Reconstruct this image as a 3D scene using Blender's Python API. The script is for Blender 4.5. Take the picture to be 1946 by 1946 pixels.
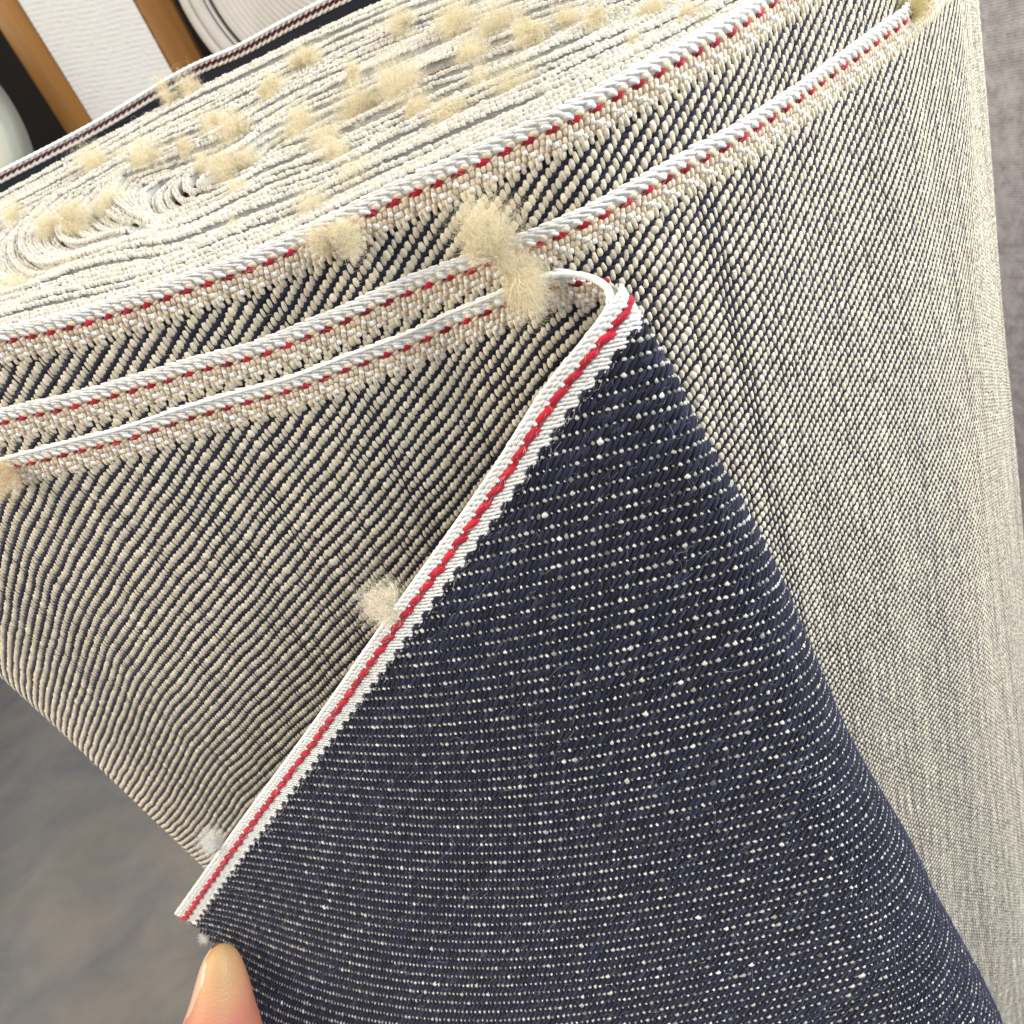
import bpy, math, random
import numpy as np
from mathutils import Matrix, Vector

for o in list(bpy.data.objects):
    bpy.data.objects.remove(o)
rng = np.random.default_rng(7)
random.seed(7)
SC = bpy.context.scene
COL = SC.collection

# ------------------------------------------------------------------ frame of the place
# Everything is measured in millimetres in the camera's own axes first (x right, y up, -z forward) and
# turned into world metres by W(): the roll's axis AX is the world's vertical.
F = 1390.0                    # focal length in photo pixels (photo is 1946 wide)
HALF = 973.0
AX = np.array([977.0, -2127.0, -1390.0]); AX /= np.linalg.norm(AX)      # downwards along the roll
UPW = -AX
WX = np.array([1.0, 0, 0]) - UPW * UPW[0]; WX /= np.linalg.norm(WX)
WY = np.cross(UPW, WX)
RW = np.array([WX, WY, UPW])
CAM_H = 440.0                 # camera height over the ground, mm

def W(p):
    p = np.asarray(p, float)
    q = p @ RW.T
    q[..., 2] += CAM_H
    return q * 0.001

def PX(x, y, z):
    """point seen at photo pixel (x, y), z mm in front of the camera"""
    return np.array([(x - HALF) / F * z, (HALF - y) / F * z, -z])

def toPX(p):
    z = -p[..., 2]
    return np.stack([HALF + F * p[..., 0] / z, HALF - F * p[..., 1] / z], -1)

# ------------------------------------------------------------------ camera
cd = bpy.data.cameras.new('camera')
cam = bpy.data.objects.new('camera', cd)
COL.objects.link(cam)
m3 = Matrix(RW.tolist())
cam.matrix_world = Matrix.Translation((0, 0, CAM_H * 0.001)) @ m3.to_4x4()
cd.sensor_width = 36.0
cd.lens = F / 1946.0 * 36.0
cd.clip_start = 0.005
cd.clip_end = 50
cd.dof.use_dof = True
cd.dof.focus_distance = 0.086
cd.dof.aperture_fstop = 62.0
SC.camera = cam
SC.render.resolution_x = SC.render.resolution_y = 1024

# ------------------------------------------------------------------ light
world = bpy.data.worlds.new('World')
SC.world = world
world.use_nodes = True
bg = world.node_tree.nodes['Background']
bg.inputs[0].default_value = (0.88, 0.92, 1.0, 1)
bg.inputs[1].default_value = 0.56

def area(name, pos, target, size, power, color):
    l = bpy.data.lights.new(name, 'AREA')
    l.shape = 'RECTANGLE'
    l.size, l.size_y = size
    l.energy = power
    l.color = color
    o = bpy.data.objects.new(name, l)
    COL.objects.link(o)
    p, t = Vector(W(np.array(pos))), Vector(W(np.array(target)))
    o.location = p
    o.rotation_euler = (t - p).to_track_quat('-Z', 'Y').to_euler()
    return o
area('window_light', (450, 420, 250), (0, 0, -100), (0.34, 0.34), 8.6, (1.0, 0.99, 0.96))
area('room_light', (-620, 130, 120), (-40, -40, -120), (0.5, 0.5), 7.4, (1.0, 0.86, 0.66))

SC.view_settings.view_transform = 'Standard'
SC.view_settings.look = 'None'
SC.view_settings.exposure = 0.10
SC.view_settings.gamma = 1.0

# ------------------------------------------------------------------ materials
def new_mat(name):
    m = bpy.data.materials.new(name)
    m.use_nodes = True
    nt = m.node_tree
    b = nt.nodes['Principled BSDF']
    return m, nt, b

def mat_yarn(name, rough=0.85, sheen=0.25, tint=(1, 1, 1), scale=9000.0, bump=0.25, var=0.28):
    """cotton yarn: colour from each float's own dye, fibre grain and nap on top"""
    m, nt, b = new_mat(name)
    at = nt.nodes.new('ShaderNodeAttribute'); at.attribute_name = 'dye'
    tc = nt.nodes.new('ShaderNodeTexCoord')
    n1 = nt.nodes.new('ShaderNodeTexNoise'); n1.inputs['Scale'].default_value = scale
    n1.inputs['Detail'].default_value = 3
    n1.inputs['Roughness'].default_value = 0.7
    nt.links.new(tc.outputs['Object'], n1.inputs['Vector'])
    mr = nt.nodes.new('ShaderNodeMapRange')
    mr.inputs['From Min'].default_value = 0.3; mr.inputs['From Max'].default_value = 0.7
    mr.inputs['To Min'].default_value = 1 - var; mr.inputs['To Max'].default_value = 1 + var
    nt.links.new(n1.outputs['Fac'], mr.inputs['Value'])
    mx = nt.nodes.new('ShaderNodeVectorMath'); mx.operation = 'SCALE'
    nt.links.new(at.outputs['Color'], mx.inputs[0]); nt.links.new(mr.outputs['Result'], mx.inputs['Scale'])
    nt.links.new(mx.outputs[0], b.inputs['Base Color'])
    b.inputs['Roughness'].default_value = rough
    b.inputs['Specular IOR Level'].default_value = 0.15
    b.inputs['Sheen Weight'].default_value = sheen
    b.inputs['Sheen Roughness'].default_value = 0.5
    bp = nt.nodes.new('ShaderNodeBump'); bp.inputs['Strength'].default_value = bump
    bp.inputs['Distance'].default_value = 0.00012
    nt.links.new(n1.outputs['Fac'], bp.inputs['Height'])
    nt.links.new(bp.outputs[0], b.inputs['Normal'])
    return m

M_YARN = mat_yarn('cotton_yarn')
M_INDIGO = mat_yarn('indigo_yarn', rough=0.75, sheen=0.22, scale=7000, bump=0.5, var=0.55)

def mat_flat(name, col, rough=0.9, scale=6000.0, var=0.3, sheen=0.1, bump=0.2, dist=0.0002):
    m, nt, b = new_mat(name)
    tc = nt.nodes.new('ShaderNodeTexCoord')
    n1 = nt.nodes.new('ShaderNodeTexNoise'); n1.inputs['Scale'].default_value = scale
    n1.inputs['Detail'].default_value = 4
    nt.links.new(tc.outputs['Object'], n1.inputs['Vector'])
    cr = nt.nodes.new('ShaderNodeValToRGB')
    cr.color_ramp.elements[0].position = 0.3; cr.color_ramp.elements[1].position = 0.7
    cr.color_ramp.elements[0].color = tuple(c * (1 - var) for c in col) + (1,)
    cr.color_ramp.elements[1].color = tuple(min(1, c * (1 + var)) for c in col) + (1,)
    nt.links.new(n1.outputs['Fac'], cr.inputs['Fac'])
    nt.links.new(cr.outputs['Color'], b.inputs['Base Color'])
    b.inputs['Roughness'].default_value = rough
    b.inputs['Specular IOR Level'].default_value = 0.2
    b.inputs['Sheen Weight'].default_value = sheen
    bp = nt.nodes.new('ShaderNodeBump'); bp.inputs['Strength'].default_value = bump
    bp.inputs['Distance'].default_value = dist
    nt.links.new(n1.outputs['Fac'], bp.inputs['Height'])
    nt.links.new(bp.outputs[0], b.inputs['Normal'])
    return m

M_INDIGO.node_tree.nodes['Principled BSDF'].inputs['Sheen Tint'].default_value = (0.62, 0.66, 1.0, 1)
M_GROUNDWEAVE = mat_flat('indigo_ground', (0.013, 0.015, 0.028), var=0.5)
M_WHITE = mat_flat('white_cord', (0.80, 0.80, 0.77), var=0.12, bump=0.5)
M_FUZZ = mat_yarn('lint_fibre', rough=0.95, sheen=0.0, bump=0.0, var=0.12)
_nt = M_FUZZ.node_tree; _b = _nt.nodes['Principled BSDF']; _tr = _nt.nodes.new('ShaderNodeBsdfTranslucent'); _mx = _nt.nodes.new('ShaderNodeMixShader')
_at = [n for n in _nt.nodes if n.type == 'ATTRIBUTE'][0]
_nt.links.new(_at.outputs['Color'], _tr.inputs['Color']); _mx.inputs[0].default_value = 0.3
_nt.links.new(_b.outputs[0], _mx.inputs[1]); _nt.links.new(_tr.outputs[0], _mx.inputs[2]); _nt.links.new(_mx.outputs[0], _nt.nodes['Material Output'].inputs['Surface'])
M_CLOTH = mat_flat('grey_cloth', (0.155, 0.150, 0.143), scale=35, var=0.22, bump=0.1)

CREAM = np.array([0.645, 0.59, 0.46])
PINKC = np.array([0.68, 0.56, 0.425])
WHITE = np.array([0.76, 0.76, 0.73])
RED = np.array([0.42, 0.013, 0.030])
INDIGO = np.array([0.0135, 0.0147, 0.0275])

# ------------------------------------------------------------------ mesh plumbing
def link(o, parent=None):
    COL.objects.link(o)
    if parent is not None:
        o.parent = parent
    return o

def mesh_from(name, verts, quads, mat, colors=None, smooth=True):
    """verts in camera mm, faces an (N,3|4) int array"""
    me = bpy.data.meshes.new(name)
    v = W(verts).astype(np.float32)
    q = np.asarray(quads, np.int32)
    n, k = q.shape
    me.vertices.add(len(v)); me.vertices.foreach_set('co', v.ravel())
    me.loops.add(n * k); me.loops.foreach_set('vertex_index', q.ravel())
    me.polygons.add(n)
    me.polygons.foreach_set('loop_start', np.arange(0, n * k, k, dtype=np.int32))
    me.polygons.foreach_set('loop_total', np.full(n, k, np.int32))
    me.polygons.foreach_set('use_smooth', np.full(n, smooth, bool))
    if colors is not None:
        ca = me.color_attributes.new('dye', 'FLOAT_COLOR', 'POINT')
        c4 = np.ones((len(v), 4), np.float32); c4[:, :3] = colors
        ca.data.foreach_set('color', c4.ravel())
    me.update(calc_edges=True)
    me.materials.append(mat)
    return me

def mobj(name, verts, quads, mat, parent=None, colors=None, kind=None, smooth=True, label=None):
    o = bpy.data.objects.new(name, mesh_from(name, verts, quads, mat, colors, smooth))
    link(o, parent)
    if kind: o['kind'] = kind
    if label: o['label'] = label
    return o

def empty(name, label=None, cat=None, group=None):
    o = bpy.data.objects.new(name, None)
    o.empty_display_size = 0.01
    link(o)
    if label: o['label'] = label
    if cat: o['category'] = cat
    if group: o['group'] = group
    return o

def tag(o, label, cat, group=None):
    o['label'] = label; o['category'] = cat
    if group: o['group'] = group
    return o

def grid_quads(na, nb, closed_b=False):
    i, j = np.meshgrid(np.arange(na - 1), np.arange(nb if closed_b else nb - 1), indexing='ij')
    j2 = (j + 1) % nb
    return np.stack([i * nb + j, i * nb + j2, (i + 1) * nb + j2, (i + 1) * nb + j], -1).reshape(-1, 4)

def smooth_noise(n, k, amp, r=rng):
    """1-D wobble of n samples with k knots"""
    return np.interp(np.linspace(0, 1, n), np.linspace(0, 1, k), r.normal(0, amp, k))

def spline(pts, n=2000):
    """Catmull-Rom through rows of pts resampled, with its own arc length"""
    P = np.asarray(pts, float)
    d = np.sqrt(np.linalg.norm(np.diff(P, axis=0), axis=1)); t = np.concatenate([[0], np.cumsum(d)])
    m = np.zeros_like(P)
    m[1:-1] = (P[2:] - P[:-2]) / (t[2:] - t[:-2])[:, None]
    m[0] = (P[1] - P[0]) / (t[1] - t[0]); m[-1] = (P[-1] - P[-2]) / (t[-1] - t[-2])
    tt = np.linspace(0, t[-1], n)
    k = np.clip(np.searchsorted(t, tt, side='right') - 1, 0, len(P) - 2)
    h = (t[k + 1] - t[k]); x = (tt - t[k]) / h
    h00 = 2 * x**3 - 3 * x**2 + 1; h10 = x**3 - 2 * x**2 + x; h01 = -2 * x**3 + 3 * x**2; h11 = x**3 - x**2
    Q = h00[:, None] * P[k] + (h10 * h)[:, None] * m[k] + h01[:, None] * P[k + 1] + (h11 * h)[:, None] * m[k + 1]
    s = np.concatenate([[0], np.cumsum(np.linalg.norm(np.diff(Q[:, :3], axis=0), axis=1))])
    return Q, s

def resample(Q, s, ds):
    n = max(4, int(s[-1] / ds))
    ss = np.linspace(0, s[-1], n)
    return np.stack([np.interp(ss, s, Q[:, c]) for c in range(Q.shape[1])], -1), ss

# ------------------------------------------------------------------ the roll's body: a generalised cylinder along AX
C2_PTS = [(-330, 690, 136), (-420, 790, 120), (-430, 860, 107), (-330, 880, 97), (-160, 828, 89.5), (0, 779, 85.5), (181, 737, 83),
          (362, 683, 81), (492, 647, 79.7), (640, 588, 77.8), (800, 518, 76), (900, 482, 74.3), (1059, 418, 72.3),
          (1136, 384, 71.6), (1240, 325, 71.8), (1392, 240, 74), (1500, 170, 77), (1598, 102, 81), (1711, 17, 87.5),
          (1790, -55, 96), (1832, -110, 108), (1840, -150, 123), (1790, -170, 140)]
C2Q, C2S = spline([PX(*p) for p in C2_PTS], 3000)
ULEN = C2S[-1]
_t = np.gradient(C2Q, C2S, axis=0)
_n = np.cross(_t, AX); _n /= np.linalg.norm(_n, axis=1)[:, None]
if (_n[1200] @ C2Q[1200]) > 0: _n = -_n         # outward = towards the camera in front
def C2(u): return np.stack([np.interp(u, C2S, C2Q[:, c]) for c in range(3)], -1)
def N2(u):
    n = np.stack([np.interp(u, C2S, _n[:, c]) for c in range(3)], -1)
    return n / np.linalg.norm(n, axis=-1, keepdims=True)
def body(u, v, off=0.0):
    off = np.asarray(off, float)
    fl = np.clip((np.asarray(u) - 185) / 40, 0, 1); fl = fl * fl * (3 - 2 * fl) * 0.062 * np.maximum(v, 0)
    return C2(u) + np.asarray(v)[..., None] * AX + N2(u) * (off[..., None] if off.ndim else off) + fl[..., None] * np.array([1.0, 0, 0])

_ug, _vg = np.meshgrid(np.arange(0, ULEN, 0.5), np.arange(-45, 60, 0.5), indexing='ij')
def find_uv(px, off):
    """(u, v) of the body point that is seen at each pixel"""
    P = toPX(body(_ug, _vg, off)).reshape(-1, 2)
    out = []
    for p in px:
        d = ((P - np.array(p)) ** 2).sum(1)
        i = np.argsort(d)[:4]; w = 1 / (d[i] + 0.5)
        out.append([(_ug.ravel()[i] * w).sum() / w.sum(), (_vg.ravel()[i] * w).sum() / w.sum()])
    return np.array(out)

E1_PX = [(-200, 690), (0, 626), (130, 595), (259, 556), (388, 510), (528, 460), (620, 415), (709, 370), (812, 321), (942, 262),
         (1029, 220), (1159, 155), (1288, 85), (1392, 26), (1500, -45), (1640, -140)]
E3_PX = [(-230, 935), (-100, 905), (0, 874), (130, 838), (300, 790), (470, 738), (640, 682), (800, 622), (890, 580), (955, 551), (1028, 521),
         (1085, 506), (1136, 500), (1160, 500)]
uv1 = find_uv(E1_PX, -1.0); uv3 = find_uv(E3_PX, 1.0)
def edge_fn(uv):
    k = np.argsort(uv[:, 0]); U, V = uv[k, 0], uv[k, 1]
    us = np.arange(0, ULEN, 0.5)
    vs = np.interp(us, U, V)
    ker = np.hanning(15); ker /= ker.sum()
    vs = np.convolve(np.pad(vs, 7, mode='edge'), ker, 'valid')
    return lambda u: np.interp(u, us, vs)
V1, V3 = edge_fn(uv1), edge_fn(uv3)
U3_END = uv3[-1, 0]
print('U3_END', U3_END, 'ULEN', ULEN)

def ripple(u, v):
    return 0.18 * np.sin(u * 0.21 + v * 0.06) + 0.12 * np.sin(u * 0.55 + 1.3) * np.exp(-np.maximum(v, 0) / 9)
def S1(u, v): return body(u, V1(u) + v, -1.0 + ripple(u + 7, v))
def S2(u, v): return body(u, v, 0.0 + ripple(u, v))
def S3(u, v):
    lift = 1.6 * np.clip((u - (U3_END - 14)) / 14, 0, 1) ** 2 * np.exp(-np.maximum(v, 0) / 25)
    return body(u, V3(u) + v, 1.05 + ripple(u - 5, v) + lift)

# ------------------------------------------------------------------ the folded corner (flap), fabric coordinates (s along warp, v from selvedge)
EDGE_PTS = [(1184, 538, 70.2), (1164, 566, 70.2), (1150, 584, 70.4), (1110, 637, 71.2), (1049, 706, 73.0), (955, 850, 76), (862, 985, 79.2), (735, 1160, 84),
            (600, 1350, 90.5), (455, 1545, 99), (370, 1662, 105), (303, 1752, 111)]
FOLD_PTS = [(1188, 540, 70.2), (1222, 610, 71.5), (1290, 730, 73.2), (1365, 868, 75.6), (1440, 1005, 78.5), (1510, 1150, 81.8), (1600, 1350, 86.6), (1690, 1530, 91.6),
            (1770, 1680, 96.5), (1860, 1852, 103), (1935, 2010, 110)]
CUT_PTS = [(303, 1752, 111), (345, 1773, 112), (388, 1803, 113), (418, 1850, 113.5), (440, 1930, 115), (475, 2040, 117), (560, 2200, 121), (720, 2420, 127), (900, 2620, 134)]
eQ, eS = spline([PX(*p) for p in EDGE_PTS]); fQ, fS = spline([PX(*p) for p in FOLD_PTS]); cQ, cS = spline([PX(*p) for p in CUT_PTS])
S_MAX = eS[-1]
print("flap edge length", S_MAX, "fold", fS[-1], "cut", cS[-1])
TH = math.radians(71)
def tps(r2): return 0.5 * r2 * np.log(r2 + 1e-9)
def fit(fold):
    global ctl, _wt, fS
    fQ, fS = spline([PX(*p) for p in fold])
    ctl, tgt = [], []
    for k in np.linspace(0, 1, 15):
        i = int(k * (len(eQ) - 1)); ctl.append((eS[i], 0.0)); tgt.append(eQ[i])
    for k in np.linspace(0, 1, 12)[1:]:
        i = int(k * (len(fQ) - 1)); ctl.append((fS[i] * math.cos(TH), fS[i] * math.sin(TH))); tgt.append(fQ[i])
    for k in np.linspace(0, 1, 9)[1:]:
        i = int(k * (len(cQ) - 1)); ctl.append((S_MAX, cS[i])); tgt.append(cQ[i])
    ctl, tgt = np.array(ctl), np.array(tgt)
    d2 = ((ctl[:, None] - ctl[None]) ** 2).sum(-1) / 1e4
    A = np.zeros((len(ctl) + 3, len(ctl) + 3)); A[:len(ctl), :len(ctl)] = tps(d2) + np.eye(len(ctl)) * 2e-5
    A[:len(ctl), len(ctl):] = np.column_stack([np.ones(len(ctl)), ctl / 100]); A[len(ctl):, :len(ctl)] = A[:len(ctl), len(ctl):].T
    _wt = np.linalg.solve(A, np.vstack([tgt, np.zeros((3, 3))]))
fit(FOLD_PTS)
def F0(s, v):
    sh = np.shape(s); q = np.stack([np.ravel(s), np.ravel(v)], -1)
    out = np.empty((len(q), 3))
    for a in range(0, len(q), 40000):
        b = q[a:a + 40000]
        d2 = ((b[:, None] - ctl[None]) ** 2).sum(-1) / 1e4
        out[a:a + 40000] = tps(d2) @ _wt[:len(ctl)] + np.column_stack([np.ones(len(b)), b / 100]) @ _wt[len(ctl):]
    return out.reshape(sh + (3,))
CT, ST = math.cos(TH), math.sin(TH)
def flap_raw(s, v):
    """bend of the sheet round the fold; t = distance from the fold line in the cloth, l = place along it"""
    l = s * CT + v * ST
    t = s * ST - v * CT
    R = np.clip(1.15 + 0.13 * np.maximum(l, 0), 1.15, 15)
    ta = np.where(t > R * math.pi / 2, t - R * math.pi / 2 + R, R)
    sa, va = l * CT + ta * ST, l * ST - ta * CT
    P = F0(sa, va)
    e = 0.4
    dt = (F0(sa + e * ST, va - e * CT) - P) / e
    dl = (F0(sa + e * CT, va + e * ST) - P) / e
    dt /= np.linalg.norm(dt, axis=-1, keepdims=True)
    n = np.cross(dt, dl); n /= np.linalg.norm(n, axis=-1, keepdims=True)
    flip = np.sign((n * -P).sum(-1, keepdims=True)); flip[flip == 0] = 1; n = n * flip
    o = -dt
    o = o - n * (o * n).sum(-1, keepdims=True); o /= np.linalg.norm(o, axis=-1, keepdims=True)
    ph = np.clip(t / R, -math.pi / 2, math.pi / 2)
    arc = P - n * R[..., None] + R[..., None] * (np.cos(ph)[..., None] * o + np.sin(ph)[..., None] * n)
    back = np.minimum(t + R * math.pi / 2, 0)        # negative: straight on behind the fold
    arc = arc + o * back[..., None]
    return np.where((t > R * math.pi / 2)[..., None], P, arc)
_cur = [list(p) for p in FOLD_PTS]
for _it in range(4):
    _ll = np.linspace(0, fS[-1], 60); _tt = np.linspace(-2, 16, 30)
    _L, _T = np.meshgrid(_ll, _tt, indexing='ij')
    _p = toPX(flap_raw(_L * CT + _T * ST, _L * ST - _T * CT))
    for _k, (x, y, z) in enumerate(FOLD_PTS):
        if _k == 0: continue
        near = np.abs(_p[..., 1] - y) < 30
        if near.any(): _cur[_k][0] += np.clip(x - _p[..., 0][near].max() + 9, -60, 60) * 0.8
    fit(_cur)
GS = np.arange(-60, S_MAX + 1.0, 0.5); GV = np.arange(-1, 176, 0.5)
_gs, _gv = np.meshgrid(GS, GV, indexing='ij')
FG = flap_raw(_gs, _gv)
# small slack waves in the held corner
_w = 0.35 * np.sin(_gs * 0.16 + _gv * 0.05) * np.exp(-np.maximum(_gv, 0) / 30)
FG[..., 2] += _w
def SF(s, v):
    x = np.clip((np.asarray(s) - GS[0]) / 0.5, 0, len(GS) - 1.001); y = np.clip((np.asarray(v) - GV[0]) / 0.5, 0, len(GV) - 1.001)
    i, j = x.astype(int), y.astype(int); fx, fy = (x - i)[..., None], (y - j)[..., None]
    return FG[i, j] * (1 - fx) * (1 - fy) + FG[i + 1, j] * fx * (1 - fy) + FG[i, j + 1] * (1 - fx) * fy + FG[i + 1, j + 1] * fx * fy
def s_real(s, v):
    # the pulled corner is stretched less near its cut end: picks sit closer there
    x = np.clip((np.asarray(s, float) - 30) / 40, 0, 1)
    sh = 0.30 * np.where(np.asarray(s) > 70, 20.0 + (np.asarray(s) - 70), 40 * x * x / 2)
    return s - sh * np.exp(-(np.asarray(v) / 70.0) ** 2)
def SFW(s, v): return SF(s_real(s, v), v)
def t_of(s, v): return s * ST - v * CT
def l_of(s, v): return s * CT + v * ST

# ------------------------------------------------------------------ yarn floats
def dome(na, nb):
    a = np.sin(np.linspace(-1, 1, na) * math.pi / 2); ph = np.linspace(0, math.pi, nb)
    A, PH = np.meshgrid(a, ph, indexing='ij')
    prof = np.clip(1 - np.abs(A) ** 4.0, 0, 1) ** 0.5
    return A.ravel(), (prof * np.cos(PH)).ravel(), (prof * np.sin(PH)).ravel(), ((1 - A ** 2)).ravel(), grid_quads(na, nb)

def floats(surf, s, v, L, Wd, H, axis, rot=0.0, lift=0.0, res=(6, 5), side=1.0):
    """one domed yarn float per (s, v): L, Wd half length/width, H height; axis 's' or 'v'; returns verts (N,M,3), quads"""
    a, b, h, c, q = dome(*res)
    n = len(s)
    def col(x): return (np.full(n, x) if np.ndim(x) == 0 else np.asarray(x))[:, None]
    L, Wd, H, rot, lift = map(col, (L, Wd, H, rot, lift))
    la, lb = L * a, Wd * b
    if axis == 's': ds, dv = la * np.cos(rot) - lb * np.sin(rot), la * np.sin(rot) + lb * np.cos(rot)
    else: ds, dv = lb * np.cos(rot) + la * np.sin(rot), la * np.cos(rot) - lb * np.sin(rot)
    e = 0.15
    P0 = surf(s, v); Ts = surf(s + e, v) - P0; Tv = surf(s, v + e) - P0
    N = np.cross(Ts, Tv); N /= np.linalg.norm(N, axis=1)[:, None]
    N *= side
    P = surf(s[:, None] + ds, v[:, None] + dv) + N[:, None, :] * (H * h + lift * c - 0.03)[..., None]
    if side * 1 < 0: q = q[:, ::-1]
    return P, q, N

def nsign(surf, s0, v0, toward=None):
    """+1 / -1 so that the float stands on the side facing the camera at (s0, v0)"""
    e = 0.2; s0 = np.array([s0]); v0 = np.array([v0])
    P0 = surf(s0, v0); N = np.cross(surf(s0 + e, v0) - P0, surf(s0, v0 + e) - P0)
    return 1.0 if (N * -P0).sum() > 0 else -1.0

def seen(surf, s, v, side, margin=90, back=-0.15, chunk=200000):
    keep = np.zeros(len(s), bool)
    for a in range(0, len(s), chunk):
        ss, vv = s[a:a + chunk], v[a:a + chunk]
        P = surf(ss, vv); e = 0.3
        N = np.cross(surf(ss + e, vv) - P, surf(ss, vv + e) - P); N /= (np.linalg.norm(N, axis=1)[:, None] + 1e-12); N *= side
        px = toPX(P)
        D = -P / np.linalg.norm(P, axis=1)[:, None]
        keep[a:a + chunk] = ((N * D).sum(1) > back) & (px[:, 0] > -margin) & (px[:, 0] < 1946 + margin) & (px[:, 1] > -margin) & (px[:, 1] < 1946 + margin)
    return keep

class Bag:
    """collects floats that become one mesh"""
    def __init__(self): self.v, self.q, self.c, self.n = [], [], [], 0
    def add(self, P, q, colors):
        n, m, _ = P.shape
        if n == 0: return
        self.v.append(P.reshape(-1, 3))
        self.q.append((q[None] + (np.arange(n) * m)[:, None, None] + self.n).reshape(-1, q.shape[1]))
        c = np.broadcast_to(np.asarray(colors, float)[:, None, :], (n, m, 3)).reshape(-1, 3)
        self.c.append(c); self.n += n * m
    def build(self, name, mat, parent, kind='stuff', label=None):
        if not self.n: return None
        return mobj(name, np.concatenate(self.v), np.concatenate(self.q), mat, parent, np.concatenate(self.c), kind, label=label)

def jit(base, n, amt, hue=0.03):
    """n dyes round a base colour: each float its own depth of shade"""
    k = rng.normal(1, amt, (n, 1)); h = rng.normal(1, hue, (n, 1)) ** np.array([[0.0, 0.3, 1.0]])
    return np.clip(base * np.clip(k, 0.45, 1.6) * h, 0.002, 0.92)

def singles(name, P, q, colors, mat, parent):
    for i in range(len(P)):
        mobj(name, P[i], q, mat, parent, np.broadcast_to(colors[i], P[i].shape))

def split_big(P, q, colors, n_single):
    """indices of the floats that show largest"""
    px = toPX(P); w = (px[..., 0].max(1) - px[..., 0].min(1)) * (px[..., 1].max(1) - px[..., 1].min(1))
    c = px.mean(1)
    w = np.where((c[:, 0] > 10) & (c[:, 0] < 1936) & (c[:, 1] > 10) & (c[:, 1] < 1936), w, 0)
    k = np.zeros(len(P), bool); k[np.argsort(-w)[:n_single]] = True
    return k

PP, PE = 0.61, 0.38        # pick and end spacing, mm
PEF = 0.48                 # end spacing where the corner hangs open
SELV = 3.9                 # width of the selvedge

def back_weave(surf, srange, vrange, keepf, parent, single=0, lod_v=1e9, phase=0):
    side = nsign(surf, *keepf['probe'])
    i = np.arange(int(srange[0] / PP), int(srange[1] / PP)); j = np.arange(int((SELV - 0.4) / PE), int(vrange[1] / PE))
    I, J = np.meshgrid(i, j, indexing='ij')
    m = ((I + J + phase) % 4 == 0)
    I, J = I[m], J[m]
    s = I * PP + rng.normal(0, 0.025, I.size); v = (J + 1.0) * PE + rng.normal(0, 0.03, I.size)
    s += 0.07 * np.sin(v * 1.1 + 0.37 * s) * np.sin(s * 0.23) + 0.06 * np.sin(v * 0.33 - s * 0.71); v += 0.07 * np.sin(s * 0.9 + v * 0.4)
    k = keepf['mask'](s, v) & (v > SELV - 0.5); s, v, I, J = s[k], v[k], I[k], J[k]
    k = seen(surf, s, v, side); s, v, I, J = s[k], v[k], I[k], J[k]
    # slub: neighbouring floats of one pick share their thickness
    slub_i = rng.normal(1, 0.13, 4000)
    slub = slub_i[(I + 1500) % 4000] * (1 + 0.12 * np.sin(J * 0.13 + I * 1.7)) * rng.normal(1, 0.09, len(s))
    z = -surf(s, v)[:, 2]
    far = z > lod_v
    bag = Bag(); sing = []
    for sel, res in ((~far, (6, 5)), (far, (4, 4))):
        n = sel.sum()
        if not n: continue
        P, q, N = floats(surf, s[sel], v[sel], 0.57 * rng.normal(1, 0.07, n), 0.318 * slub[sel], 0.15 * slub[sel], 'v', rot=rng.normal(-0.05, 0.11, n), lift=0.07, res=res, side=side)
        colr = jit(CREAM, n, 0.09)
        wh = rng.random(n) < 0.04; colr[wh] = jit(CREAM * 1.15, wh.sum(), 0.05)
        if single and res == (6, 5):
            b = split_big(P, q, colr, single)
            singles('weft_float', P[b], q, colr[b], M_YARN, parent)
            P, colr = P[~b], colr[~b]
        bag.add(P, q, colr)
    bag.build('weft_floats', M_YARN, parent)
    # the indigo warp crossing between them
    bag = Bag()
    for sel, res in ((~far, (5, 4)), (far, (4, 3))):
        n = sel.sum()
        if not n: continue
        P, q, N = floats(surf, s[sel], v[sel] + 2.0 * PE, 0.55, 0.235 * rng.normal(1, 0.14, n), 0.17, 's', rot=-0.10 + rng.normal(0, 0.08, n), lift=0.04, res=res, side=side)
        bag.add(P, q, jit(INDIGO, n, 0.25))
    bag.build('warp_crossings', M_INDIGO, parent)
    return side

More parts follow.
